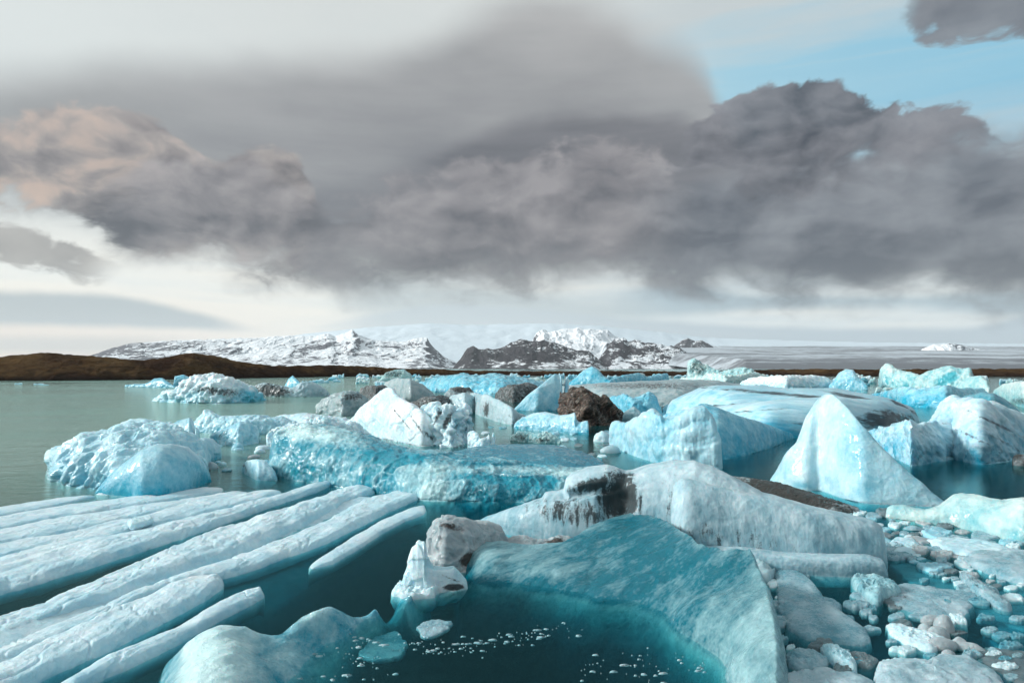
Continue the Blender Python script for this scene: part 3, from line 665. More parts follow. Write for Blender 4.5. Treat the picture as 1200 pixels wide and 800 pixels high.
# brown moraine shore
def moraine():
    m, nt, o = new_mat('brown_moraine'); g = node(nt, 'ShaderNodeTexCoord', 3); x, y, z = sep(nt, g)
    n = nz(nt, g, .05, 8, .65, .4); n2 = nz(nt, vec(nt, x, y, z*4.), .25, 7, .7)
    c = mix(nt, n.ss(.35, .65), lin('32261f'), lin('574631')); c = mix(nt, n2.ss(.4, .75)*.6, c, lin('241c18'))
    c = mix(nt, (1-z.ss(.5, 2.2))*.7, c, lin('2a2220'))
    b = nt.nodes.new('ShaderNodeBsdfDiffuse'); nt.links.new(c.k, b.inputs[0])
    bp = nt.nodes.new('ShaderNodeBump'); bp.inputs['Strength'].default_value = .7; bp.inputs['Distance'].default_value = 1.5
    nt.links.new(n2.k, bp.inputs['Height']); nt.links.new(bp.outputs[0], b.inputs['Normal']); nt.links.new(b.outputs[0], o.inputs[0])
    top = [(-500, 405), (-200, 414), (0, 419), (28, 417), (45, 415), (100, 418), (140, 421), (170, 424), (200, 419), (225, 415), (250, 418), (275, 424), (300, 428), (320, 430), (400, 429), (450, 432), (520, 434), (600, 436), (700, 435.5), (830, 436), (860, 434.5), (950, 433.5), (1050, 434), (1130, 433), (1300, 433), (1700, 432)]
    base = [(-500, 450), (0, 446), (100, 446), (200, 444.5), (300, 443), (400, 441), (520, 440), (700, 439.5), (830, 439.5), (1000, 440), (1300, 441), (1700, 442)]
    V, Fc, A = loft(top, base, ka=3.5, kb=3., nu=1400, nv=90, amp=.06, freq=1.5, ridge=.04, rf=1.5, rnd=.002, under=(.4, .5), sm=1, ef=1.3)
    put('shore', V, Fc, m, A, None, None, kind='structure', origin=(0, 0, 0))
moraine()

def haze():
    x, y0, y1, z0, z1 = 21000., -2100., 14500., -9., 740.
    V = [(-x, y0, z0), (x, y0, z0), (x, y1, z0), (-x, y1, z0), (-x, y0, z1), (x, y0, z1), (x, y1, z1), (-x, y1, z1)]
    Fc = [(0, 3, 2, 1), (4, 5, 6, 7), (0, 1, 5, 4), (1, 2, 6, 5), (2, 3, 7, 6), (3, 0, 4, 7)]
    m, nt, o = new_mat('thin_air'); pv = nt.nodes.new('ShaderNodeVolumePrincipled'); pv.inputs['Color'].default_value = (.86, .92, .97, 1); pv.inputs['Density'].default_value = 3.3e-5; pv.inputs['Anisotropy'].default_value = .2
    nt.links.new(pv.outputs[0], o.inputs['Volume'])
    put('haze', V, Fc, m, None, None, None, kind='stuff', origin=(0, 0, 0), smooth=False)
if HAZE: haze()
# ---------------------------------------------------------------- icebergs, far to near
B = berg
L = dict
# far left
B('iceberg', 'long low rubble iceberg alone in open water with a dark waist and teal end', 'snowy', [L(
    top=[(178, 469), (190, 461), (204, 456), (214, 449), (222, 441), (238, 439), (262, 442), (284, 450), (300, 459), (313, 467)],
    base=[(178, 470), (210, 472), (260, 473), (295, 471), (313, 468)], ka=1.2, lumpy=.22, scf=2.6, amp=.10, facet=.1, fcf=2.5, frost=(.25, .7), seed=3,
    stains=[(255, 458, 40, 6, 8, .9), (215, 452, 12, 4, 0, .7), (298, 466, 18, 8, 0, 1., -.8)])])
B('iceberg', 'iceberg with a near black left half and grey white rounded right half', 'smooth', [L(
    top=[(294, 462), (300, 451), (310, 449), (322, 450), (338, 455), (346, 453), (355, 447), (366, 448), (378, 454), (387, 463)],
    base=[(294, 464), (330, 465), (360, 465), (387, 464)], ka=1., lumpy=.12, scf=2.2, amp=.08, seed=5, stains=[(318, 458, 26, 11, 0, 1.3)])])
B('iceberg', 'small pointed cyan iceberg behind the half black one', 'cyan', [L(
    top=[(332, 455), (338, 444), (343, 440), (350, 447), (358, 456)], base=[(332, 456), (358, 457)], ka=.8, seed=6, amp=.06)])
B('iceberg', 'small cyan iceberg peak left of the dirty rubble one', 'cyan', [L(
    top=[(146, 451), (170, 450), (180, 444), (190, 443), (200, 450), (206, 453)], base=[(146, 453), (206, 454)], ka=1.2, seed=7, amp=.1)])
B('iceberg', 'small cyan block behind the crest of the dirty rubble iceberg', 'cyan', [L(
    top=[(203, 452), (205, 441), (215, 439), (222, 442), (230, 452)], base=[(203, 453), (230, 453)], ka=.8, seed=8, ef=.6, amp=.05)])
# middle distance, centre
B('iceberg', 'far hump with a brown dirty cap and pale flank above the grey dome', 'green', [L(
    top=[(444, 446), (452, 437), (462, 434), (473, 433), (480, 438), (486, 446)], base=[(444, 448), (486, 448)], ka=1., seed=9, amp=.08, stains=[(460, 438, 20, 6, 0, .9)])])
B('iceberg', 'grey gritty dome with a smooth rounded back behind the white peaked iceberg', 'dirty', [L(
    top=[(446, 460), (452, 448), (464, 443), (480, 444), (496, 452), (506, 460), (514, 469)], base=[(446, 466), (480, 472), (514, 471)], ka=1., seed=10, amp=.06)])
B('iceberg', 'charcoal block left of the grey gritty dome', 'ash', [L(
    top=[(421, 466), (424, 455), (434, 452), (450, 452), (462, 462)], base=[(421, 470), (440, 474), (462, 472)], ka=.9, ef=.7, seed=11, amp=.1, facet=.1)])
B('iceberg', 'rounded grey and white rubble iceberg with a dark right shoulder', 'dirty', [L(
    top=[(370, 480), (378, 470), (388, 463), (402, 460), (418, 459), (428, 466), (434, 478)], base=[(370, 484), (400, 488), (434, 486)], ka=1., seed=12, amp=.1, lumpy=.15, scf=2, stains=[(415, 465, 14, 6, 0, .9)])])
B('iceberg', 'wide bright cyan ice sheet far off between the grey dome and the leaning slab', 'cyan', [L(
    top=[(488, 449), (505, 445), (520, 441), (545, 439), (560, 441), (580, 438), (600, 442), (622, 445), (640, 450)], base=[(488, 455), (540, 462), (590, 464), (640, 462)], ka=4., kb=2, seed=13, amp=.12, lumpy=.12, scf=2)])
B('iceberg', 'small ice hump with a dark brown top between grey slopes', 'dirty', [L(
    top=[(520, 462), (528, 455), (540, 453), (550, 454), (558, 463)], base=[(520, 470), (558, 470)], ka=1., seed=14, amp=.1, stains=[(542, 456, 18, 5, 0, 1.2)])])
B('iceberg', 'black dirt covered mound just behind the white peaked iceberg', 'ash', [L(
    top=[(476, 476), (490, 468), (505, 464), (518, 463), (530, 468), (538, 478)], base=[(476, 481), (505, 484), (538, 482)], ka=1., seed=15, amp=.12, lumpy=.1)])
B('iceberg', 'smooth grey blue mound to the right of the black mound', 'smooth', [L(
    top=[(520, 472), (530, 463), (545, 460), (556, 465), (566, 476)], base=[(520, 482), (545, 484), (566, 482)], ka=1., seed=16, amp=.07, stains=[(524, 472, 8, 6, 0, .8)])])
B('iceberg', 'tilted grey blue slab with a greenish end and dark vertical smear', 'smooth', [L(
    top=[(548, 470), (551, 461), (560, 461), (572, 464), (585, 469), (596, 476), (607, 484), (622, 491)], base=[(548, 476), (560, 486), (580, 493), (600, 498), (622, 495)], ka=.9, seed=17, amp=.07, facet=.06, rnd=.05,
    stains=[(570, 479, 4, 11, 5, 1.3), (600, 488, 18, 6, 30, .5)])])
B('iceberg', 'dark boulder like mound between the cyan sheet and the leaning slab', 'ash', [L(
    top=[(580, 462), (588, 454), (600, 451), (618, 449), (628, 452), (634, 462)], base=[(580, 467), (600, 471), (634, 470)], ka=1., seed=18, amp=.12)])
B('iceberg', 'wide flat iceberg with a dark gritty top behind the leaning slab', 'dirty', [L(
    top=[(636, 458), (665, 452), (700, 449), (745, 447), (800, 445), (840, 446), (875, 452)], base=[(636, 464), (700, 474), (800, 476), (875, 470)], ka=5., kb=2., seed=19, amp=.05, ef=.8, nu=220,
    stains=[(760, 452, 90, 5, 0, .8)])])
B('iceberg', 'cyan iceberg with a rounded cap and a long tail behind the leaning slab', 'cyan', [L(
    top=[(666, 450), (676, 441), (684, 434), (694, 429), (700, 433), (706, 440), (716, 446), (724, 452)], base=[(666, 454), (724, 455)], ka=1., seed=20, amp=.05, frost=(.35, .6)),
    L(top=[(712, 446), (730, 440), (748, 437), (758, 442), (784, 437), (785, 450)], base=[(712, 455), (785, 452)], ka=1., seed=21, amp=.08, rnd=.05)], parts=[None, 'tail'])
B('iceberg', 'leaning white slab whose sharp upper right edge casts down to still water', 'pale', [L(
    top=[(602, 480), (614, 469), (626, 458), (640, 446), (650, 438), (658, 440), (664, 441), (667, 446), (667, 462), (659, 480)], base=[(602, 481), (630, 482), (659, 481), (667, 480)], ka=.6, kb=.6, ef=1.4, seed=22, amp=.03, rnd=.03,
    grain=((.7, .2, .7), 5), ridge=.02, rf=2, frost=(.35, .65))])
B('iceberg', 'low notched blue floe in front of the leaning slab', 'pale', [L(
    top=[(602, 498), (612, 489), (625, 484), (640, 483), (656, 487), (668, 485), (674, 483), (675, 492), (680, 495), (690, 493)], base=[(602, 502), (640, 505), (675, 508), (690, 509)], ka=1.2, seed=23, amp=.07, rnd=.02, frost=(.25, .7))])
B('iceberg', 'jagged dark brown iceberg with pale shattered streaks', 'craggy', [L(
    top=[(657, 478), (659, 462), (666, 465), (672, 458), (680, 457), (688, 463), (698, 469), (712, 474), (719, 481), (727, 492)], base=[(657, 484), (668, 495), (690, 499), (727, 496)], ka=.7, seed=24, amp=.10, facet=.22, fcf=3.2, ridge=.12, rf=3,
    grain=((-.6, 0, .5), 4), rnd=.03)])
B('iceberg', 'small rounded grey pyramid at the left foot of the striped iceberg', 'smooth', [L(
    top=[(726, 490), (734, 481), (743, 476), (750, 482), (757, 491)], base=[(726, 494), (757, 495)], ka=.9, seed=25, amp=.04, frost=(.1, .3))])
B('iceberg', 'ragged bright cyan iceberg between the brown jagged one and the striped one', 'cyan', [L(
    top=[(700, 470), (715, 466), (730, 462), (742, 467), (752, 466), (760, 460), (768, 464), (784, 463), (782, 474), (776, 486)], base=[(700, 478), (740, 488), (784, 487)], ka=1., seed=26, amp=.10, facet=.1, fcf=2, rnd=.04)])
# far right cluster
B('iceberg', 'craggy dark green iceberg with a leaning snout far off beside the rocky mountain', 'green', [L(
    top=[(806, 441), (808, 426), (813, 422), (820, 423), (826, 428), (834, 431), (846, 436), (860, 434), (872, 431), (880, 434), (888, 442)], base=[(806, 446), (888, 447)], ka=.8, seed=27, amp=.12, lumpy=.12, scf=2, stains=[(818, 430, 14, 10, 0, .9)], rnd=.02)])
B('iceberg', 'low creamy white lumps in front of the dark green iceberg', 'green', [L(
    top=[(790, 446), (805, 442), (822, 440), (840, 437), (852, 441), (868, 440), (885, 436), (900, 441), (912, 447)], base=[(790, 449), (850, 452), (912, 450)], ka=1., lumpy=.25, scf=2.5, seed=28, amp=.08, frost=(.5, .8))])
B('iceberg', 'low flat topped pale blue iceberg left of the lone cyan hump', 'snowy', [L(
    top=[(866, 449), (880, 443), (900, 441), (930, 440), (955, 440), (970, 443), (978, 450)], base=[(866, 453), (920, 457), (978, 455)], ka=1.6, lumpy=.15, scf=3, seed=29, amp=.06, frost=(.3, .7))])
B('iceberg', 'lone rounded cyan hump on the far water', 'pale', [L(
    top=[(971, 453), (978, 445), (984, 437), (992, 433), (1000, 434), (1006, 442), (1017, 452)], base=[(971, 456), (1017, 457)], ka=.9, seed=30, amp=.05, frost=(.3, .6))])
B('iceberg', 'greenish iceberg with a horn leaning left over a notch', 'green', [L(
    top=[(1034, 448), (1036, 430), (1040, 426), (1046, 428), (1052, 433), (1062, 435), (1072, 438), (1080, 443), (1088, 452)], base=[(1034, 456), (1088, 458)], ka=.7, seed=31, amp=.09, rnd=.03, frost=(.2, .7))])
B('iceberg', 'tall greenish iceberg with a deep cyan scooped face', 'green', [L(
    top=[(1066, 450), (1080, 440), (1092, 434), (1104, 431), (1114, 429), (1128, 433), (1136, 431), (1140, 442), (1146, 456)], base=[(1066, 458), (1146, 460)], ka=.8, seed=32, amp=.10, rnd=.03, stains=[(1110, 444, 14, 7, -30, 1., -.8)])])
B('iceberg', 'pale green cone beside the scooped cyan iceberg', 'green', [L(
    top=[(1120, 456), (1128, 446), (1138, 441), (1150, 440), (1156, 446), (1160, 458)], base=[(1120, 460), (1160, 462)], ka=.8, seed=33, amp=.07, lumpy=.1)])
B('iceberg', 'broad cyan iceberg with a flat shelf at the far right shore of ice', 'cyan', [L(
    top=[(1020, 462), (1040, 458), (1060, 454), (1090, 455), (1110, 452), (1130, 456), (1150, 456), (1166, 466)], base=[(1020, 466), (1060, 476), (1110, 479), (1166, 472)], ka=1.4, seed=34, amp=.10, lumpy=.12, scf=2, frost=(.2, .7))])
B('iceberg', 'deep teal dome beyond the right streaked slope', 'deep', [L(
    top=[(1120, 470), (1132, 464), (1150, 460), (1165, 461), (1182, 471), (1197, 483)], base=[(1120, 482), (1160, 488), (1197, 487)], ka=1.2, seed=35, amp=.05)])
B('iceberg', 'pale greenish rounded iceberg cut by the right picture edge', 'green', [L(
    top=[(1163, 459), (1176, 450), (1192, 447), (1215, 448), (1250, 458), (1275, 470)], base=[(1163, 464), (1200, 478), (1275, 478)], ka=1., seed=36, amp=.06, stains=[(1195, 470, 12, 6, 0, .9)], frost=(.3, .8))])
# striped long iceberg
B('iceberg', 'long low iceberg striped with thin black dirt bands', 'banded', [
    L(top=[(780, 474), (800, 463), (820, 455), (840, 452), (880, 452), (925, 455), (975, 455), (1010, 461), (1045, 468), (1070, 478), (1078, 488)], base=[(780, 490), (850, 500), (950, 502), (1040, 500), (1078, 494)], ka=2.2, kb=1.4, seed=37, amp=.03, nu=260, ef=.9,
      grain=((1, 0, -.12), 9), ridge=.012, rf=3, stains=[(930, 463, 120, 2.6, 5, 1.1), (1020, 470, 55, 3.5, 13, 1.3), (860, 474, 60, 1.6, -3, .9), (1060, 478, 20, 3, 30, 1.2)]),
    L(top=[(773, 487), (800, 480), (860, 474), (930, 467), (985, 465), (1030, 470), (1055, 476), (1068, 481), (1073, 490)], base=[(773, 490), (830, 506), (900, 513), (960, 512), (1040, 505), (1073, 496)], ka=1.6, seed=38, amp=.03, nu=240, ef=.9, grain=((1, 0, -.1), 9), ridge=.012, rf=3,
      stains=[(1040, 492, 46, 12, 0, 1.2), (900, 480, 70, 1.6, -4, .8), (960, 500, 70, 5, 8, .6)], frost=(.3, .65))], parts=[None, 'lower_tier'])
B('growler', 'small white lump against the front of the striped iceberg', 'snowy', [chunk(938, 503, 9, 6, .55, seed=3, n=20)], cat='ice chunk')
# block and sloping blue face
B('iceberg', 'blocky pale turquoise iceberg with a steep wall and bumpy top', 'pale', [
    L(top=[(714, 512), (717, 498), (724, 495), (750, 494), (757, 486), (766, 482), (774, 486), (779, 492), (800, 488), (815, 480), (826, 477), (836, 487), (841, 505), (846, 528)], base=[(714, 522), (740, 533), (770, 543), (800, 547), (846, 549)], ka=.45, kb=1.2, ef=.65, seed=40, amp=.05, lumpy=.14, scf=1.6, facet=.05, nu=220, nv=150, rnd=.04,
      frost=(.55, .6), grain=((0, .2, 1), 4), ridge=.03, rf=2.2)])
B('iceberg', 'smooth bright blue slope sinking to the right of the blocky iceberg', 'cyan', [
    L(top=[(812, 488), (820, 474), (828, 474), (842, 478), (865, 487), (890, 495), (912, 502), (930, 509)], base=[(812, 538), (843, 539), (872, 534), (905, 524), (930, 513)], ka=1.3, seed=41, amp=.03, ef=1.3, nu=180, frost=(.25, .6))])
B('growler', 'knobbly white lump at the left foot of the blocky iceberg', 'snowy', [chunk(706, 517, 11, 9, .55, seed=9, n=22, rough=.35)], cat='ice chunk')
B('growler', 'rounded glassy grey lump lying in the water below the blocky iceberg', 'smooth', [chunk(716, 530, 12, 8, .35, seed=12, n=22, facet=.1)], cat='ice chunk')
# pyramid
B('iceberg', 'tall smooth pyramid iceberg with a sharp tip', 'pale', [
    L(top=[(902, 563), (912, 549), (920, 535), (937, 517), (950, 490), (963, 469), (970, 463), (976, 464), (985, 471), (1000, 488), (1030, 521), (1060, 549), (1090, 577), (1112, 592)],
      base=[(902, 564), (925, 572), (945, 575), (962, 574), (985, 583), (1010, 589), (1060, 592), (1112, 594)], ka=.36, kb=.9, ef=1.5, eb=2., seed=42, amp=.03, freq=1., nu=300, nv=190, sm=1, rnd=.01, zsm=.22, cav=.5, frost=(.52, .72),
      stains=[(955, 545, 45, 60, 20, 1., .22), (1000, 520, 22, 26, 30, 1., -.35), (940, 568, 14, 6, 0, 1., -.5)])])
B('iceberg', 'streaked white iceberg ridge just right of the pyramid', 'streak', [
    L(top=[(1008, 505), (1030, 501), (1042, 497), (1052, 492), (1066, 488), (1076, 492), (1090, 489), (1100, 492), (1110, 510)], base=[(1008, 520), (1040, 535), (1066, 547), (1085, 545), (1110, 540)], ka=.8, seed=43, amp=.05, nu=200, nv=150, grain=((.55, -.3, -.6), 8), ridge=.12, rf=2.2, rnd=.05, frost=(.25, .65))])
B('iceberg', 'long streaked iceberg slope running off the right edge', 'streak', [
    L(top=[(1092, 505), (1103, 492), (1112, 477), (1121, 467), (1132, 469), (1150, 473), (1175, 481), (1200, 491), (1240, 504), (1290, 522)], base=[(1092, 538), (1120, 536), (1148, 545), (1165, 541), (1200, 533), (1290, 530)], ka=1.0, seed=44, amp=.05, nu=280, nv=170, grain=((.8, -.2, -.45), 9), ridge=.12, rf=2.0, rnd=.03, frost=(.3, .7),
      stains=[(1170, 498, 60, 2.2, 25, .8), (1140, 512, 50, 2.2, 25, .7), (1180, 520, 40, 2.5, 28, .7)])])
B('growler', 'dark glassy lump in the water at the right edge', 'ash', [chunk(1200, 545, 13, 9, .5, seed=15, n=20)], cat='ice chunk')
# centre cluster
B('iceberg', 'white peaked iceberg with a snowy face and fine grey seams', 'snowy', [
    L(top=[(404, 497), (415, 488), (428, 475), (442, 463), (452, 456), (460, 457), (466, 465), (476, 473), (488, 479), (500, 487), (508, 497), (516, 512)], base=[(404, 502), (430, 510), (465, 517), (495, 523), (516, 520)], ka=.7, kb=1., ef=1.2, seed=45, amp=.05, nu=240, nv=160, facet=.05, fcf=1.5, grain=((.8, 0, -.5), 6), ridge=.03, rf=2, frost=(.55, .6),
      stains=[(470, 490, 26, 1.5, 50, .8), (490, 500, 24, 2, 55, .8), (505, 512, 14, 5, 40, .9)])])
B('iceberg', 'cluster of white rounded blocks split by black cracks beside the peaked iceberg', 'snowy', [
    L(top=[(488, 490), (496, 480), (508, 478), (520, 480), (532, 477), (545, 478), (550, 486), (548, 500), (552, 512)], base=[(488, 512), (510, 522), (530, 524), (552, 518)], ka=.8, seed=46, amp=.05, lumpy=.42, scf=2.4, nu=220, nv=150, rnd=.05, band=(.04, .7), stains=[(524, 494, 4, 16, 25, 1.1), (513, 488, 3, 12, 25, .9)]),
    chunk(527, 517, 17, 9, .7, seed=21, n=30, rough=.3), chunk(507, 521, 12, 6, .5, seed=22, n=26)], parts=[None, 'block', 'block'])
B('ice_sculpture', 'small white fragment with upright curled points in the water', 'snowy', [
    L(top=[(548, 518), (549, 507), (554, 504), (559, 507), (563, 514), (569, 513), (573, 508), (578, 507), (580, 512), (574, 519), (580, 524)], base=[(548, 529), (565, 531), (580, 530)], ka=.5, kb=.6, seed=47, amp=.08, lumpy=.12, scf=2.5, sm=1, rnd=.04)], cat='ice chunk')
B('iceberg', 'low clear green fragment with creamy knobs beyond the dark glassy floe', 'green', [
    L(top=[(598, 512), (608, 506), (618, 506), (628, 509), (640, 506), (650, 510), (658, 517)], base=[(598, 516), (630, 519), (658, 519)], ka=1., seed=48, amp=.1, lumpy=.2, scf=2.6, stains=[(612, 511, 12, 5, 0, .8), (632, 515, 20, 3, 0, .7)])], cat='ice chunk')
# clear glassy slabs
B('iceberg', 'dark scalloped glassy floe with a gleaming wet top behind the grey arched iceberg', 'glass', [
    L(top=[(520, 532), (555, 524), (590, 521), (620, 521), (650, 522), (680, 529), (700, 537), (714, 548)], base=[(520, 545), (600, 552), (660, 556), (714, 552)], ka=7., kb=2, seed=50, amp=.07, freq=2, nu=260, nv=120, frost=(.2, .2), stains=[(620, 545, 90, 6, 4, 1., -.4)])])
B('iceberg', 'long turquoise clear ice wall with a bubbly crest', 'wall', [
    L(top=[(314, 520), (322, 507), (340, 502), (362, 498), (385, 500), (400, 504), (430, 514), (470, 526), (520, 533), (580, 540), (640, 546), (690, 551), (735, 556)],
      base=[(314, 557), (350, 563), (400, 570), (450, 579), (500, 586), (560, 588), (640, 588), (735, 584)], ka=2.2, kb=1.5, ef=.9, seed=51, amp=.07, freq=1.6, nu=460, nv=220, facet=.08, fcf=1.5, frost=(.50, .45), cav=1.6,
      stains=[(355, 506, 60, 12, 10, 1., .8), (600, 551, 130, 6, 2, 1., .65), (500, 565, 26, 26, 60, 1., .5), (490, 540, 120, 10, 8, 1., -.4)])])
# left rubble
B('iceberg', 'wide mound of pale rounded ice rubble in open water at the left', 'pale', [
    L(top=[(58, 544), (66, 536), (82, 526), (98, 515), (120, 510), (140, 503), (170, 501), (190, 502), (205, 508), (222, 516), (240, 529)], base=[(58, 547), (72, 566), (100, 570), (140, 576), (190, 572), (240, 560)], ka=2.4, kb=1.5, seed=52, amp=.11, lumpy=.10, scf=1.6, facet=.14, fcf=1.5, nu=320, nv=200, frost=(.42, .74), grain=((.8, .4, .5), 3.5), ridge=.12, rf=1.6, rg=.9)])
B('iceberg', 'tilted pale slab standing up out of the left rubble mound', 'pale', [
    L(top=[(184, 512), (196, 500), (208, 493), (222, 490), (230, 494), (231, 506), (228, 516)], base=[(184, 522), (231, 524)], ka=.7, seed=53, amp=.04, facet=.05, rnd=.05, stains=[(190, 505, 14, 2, -35, .9)])])
B('iceberg', 'ragged pale ridge with a pointed crest behind the rounded boulder', 'pale', [
    L(top=[(224, 500), (232, 490), (240, 481), (246, 482), (256, 487), (280, 488), (305, 487), (330, 489), (345, 494), (352, 500)], base=[(224, 506), (290, 510), (352, 508)], ka=1.4, seed=54, amp=.10, lumpy=.12, scf=2, nu=200, rnd=.03, frost=(.4, .7))])
B('iceberg', 'lumpy pale ice blocks in front of the ragged ridge', 'pale', [
    L(top=[(246, 512), (260, 504), (275, 497), (288, 494), (297, 498), (303, 508)], base=[(246, 520), (280, 523), (303, 519)], ka=1., seed=55, amp=.06, lumpy=.2, scf=1.6, stains=[(262, 508, 12, 2.5, -35, .7)])])
B('iceberg', 'low whitish floe between the ragged ridge and the grey rubble iceberg', 'snowy', [
    L(top=[(300, 494), (330, 487), (355, 484), (380, 487), (405, 490), (420, 497)], base=[(300, 500), (360, 506), (420, 502)], ka=3, seed=56, amp=.08, lumpy=.12, scf=3)])
B('iceberg', 'crunchy glassy crest of broken white ice behind the turquoise wall', 'snowy', [
    L(top=[(312, 514), (325, 503), (340, 497), (352, 500), (366, 492), (380, 491), (392, 498), (410, 497), (424, 503), (440, 514)], base=[(312, 524), (380, 526), (440, 520)], ka=1., seed=57, amp=.12, facet=.25, fcf=4, nu=220, nv=120)])
B('iceberg', 'smooth turquoise dome in front of the left rubble mound', 'pale', [
    L(top=[(111, 577), (122, 563), (135, 550), (150, 538), (166, 527), (182, 521), (200, 520), (218, 524), (232, 535), (242, 549), (248, 561)], base=[(111, 578), (140, 581), (165, 584), (190, 583), (220, 576), (248, 563)], ka=.9, ef=.9, cav=.3, rg=.2, seed=58, amp=.03, freq=.8, nu=240, nv=170, frost=(.12, .55), rnd=.02)])
B('iceberg', 'rounded boulder of pale ice perched at the right shoulder of the turquoise dome', 'pale', [
    L(top=[(214, 528), (220, 519), (236, 514), (248, 514), (256, 522), (259, 532)], base=[(214, 536), (238, 542), (259, 537)], ka=.8, seed=59, amp=.04, facet=.08, fcf=1.2, frost=(.25, .65))])
B('iceberg', 'low rounded lump touching the left end of the turquoise wall', 'pale', [
    L(top=[(283, 548), (289, 540), (300, 538), (310, 540), (319, 549), (325, 560)], base=[(283, 553), (302, 563), (325, 563)], ka=.9, seed=60, amp=.05, frost=(.4, .75), stains=[(286, 546, 2.5, 8, -20, .9)])])
B('growler', 'flat white flake floating at the left foot of the turquoise dome', 'snowy', [floe([(110, 579), (122, 571), (138, 567), (150, 571), (138, 577), (120, 583)], hgt=.10, seed=5, tilt=(0, .15))], cat='ice chunk')

# --- small chunks in the gaps of the left rubble
rs = random.Random(4)
def near(name, cx, cy, w, h, z, mat, sd): return B(name, None, mat, [chunk(cx, cy, w, h, z, seed=sd, n=16, rot=rs.random()*3)], cat='ice chunk')
i = 0
for (x0, y0, x1, y1, cnt) in ((242, 520, 325, 552, 20), (370, 486, 425, 500, 5)):
    for _ in range(cnt):
        i += 1; w = rs.uniform(4, 11); o = near('ice_fragment', rs.uniform(x0, x1), rs.uniform(y0, y1), w, w*.8, rs.uniform(.12, .4)*w/9, rs.choice(['pale', 'snowy', 'snowy', 'tan', 'glass']), 100+i)
        o['label'] = 'broken bit of ice floating among the left rubble and grey mounds'; o['group'] = 'bits of ice around the left rubble'

# ---------------------------------------------------------------- fluted slabs, lower left
def roll(up, lo, hgt, seed, ka=None, seam=0., te=(.012, .03), **kw):
    """one rounded flute between two long edges, given on the water"""
    x0 = max(up[0][0], lo[0][0]); x1 = min(up[-1][0], lo[-1][0]); nu = kw.pop('nu', 520); nv = 48
    u = np.linspace(0, 1, nu); px = x0+(x1-x0)*u; a = at_z(px, smooth1(interp(lo, px), 2)); b = at_z(px, smooth1(interp(up, px), 2))
    ed = np.clip(np.minimum(u/te[0], (1-u)/te[1]), 0, 1); rr = np.sqrt(1-(1-ed)**2)
    wv = .5*(b-a); la = fbm(a*1.3+seed, 5, seed+30)[:, None]; lb = fbm(b*1.3+seed, 5, seed+31)[:, None]
    a = a+wv*(.10-.12*la)*rr[:, None]; b = b-wv*(.12-.14*lb)*rr[:, None]; hgt0 = hgt; hgt = hgt*(1+.25*fbm(a*.7, 3, seed+33))
    rows = []
    for t in np.linspace(0, 1, nv):
        th = t*math.pi; w = (1-math.cos(th))/2; z = (math.sin(th)**.8)*.55+.45*min(1, 4.5*t, 4.5*(1-t))
        rows.append(np.stack([a[:, 0]+(b[:, 0]-a[:, 0])*w, a[:, 1]+(b[:, 1]-a[:, 1])*w, z*hgt*rr-.06*(1-z)-.05*(1-rr)], 1))
    rows = [(rows[0]+rows[-1])*.5+np.array([0, 0, -.28]), rows[0]+np.array([0, -.02, -.12])]+rows+[rows[-1]+np.array([0, .02, -.12])]
    P = np.stack(rows, 1); N = normals(P); N = np.where(N[..., 2:3] < 0, -N, N)
    d0 = np.array([P[-1, nv//2]-P[0, nv//2]])[0]; d0 /= np.linalg.norm(d0)
    al = (P*d0).sum(-1, keepdims=True)*d0; G = (P-al)+al/5
    Q = P.copy()
    disp = .10*fbm(G*1.4+seed, 4, seed)+.05*fbm(P*2.6+seed, 4, seed+2)+.05*(.5-worley(G*3.2+seed, seed)[0])
    disp = disp+.055*fbm(G*2.6+seed, 6, seed+40, gain=.52, ridged=True)-.035*sstep(.03, 0., np.abs(fbm(P*np.array([1., .5, .4])*.9+seed*3, 4, seed+44)))+.012*fbm(P*14., 3, seed)
    P = P+N*(disp*min(1, hgt0*4.)*np.clip(ed, .3, 1)[:, None])[..., None]
    t = np.linspace(0, 1, P.shape[1])[None]*np.ones((nu, 1))
    dirt = 1.7*seam*sstep(.16, .02, np.abs(t-.96))*sstep(-.1, .35, fbm(G*np.array([.8, .8, .8])+3*seed, 4, seed+7))
    fr = .42+.25*sstep(.15, .6, t)*sstep(1., .75, t)+.5*disp  # cyan shading of valleys and bright crests put into the colour
    return P.reshape(-1, 3), grid_faces(nu, P.shape[1]), {'frost': fr.ravel(), 'dirt': dirt.ravel()}
E1, E2 = -420, -260
def ln(*p): return list(p)
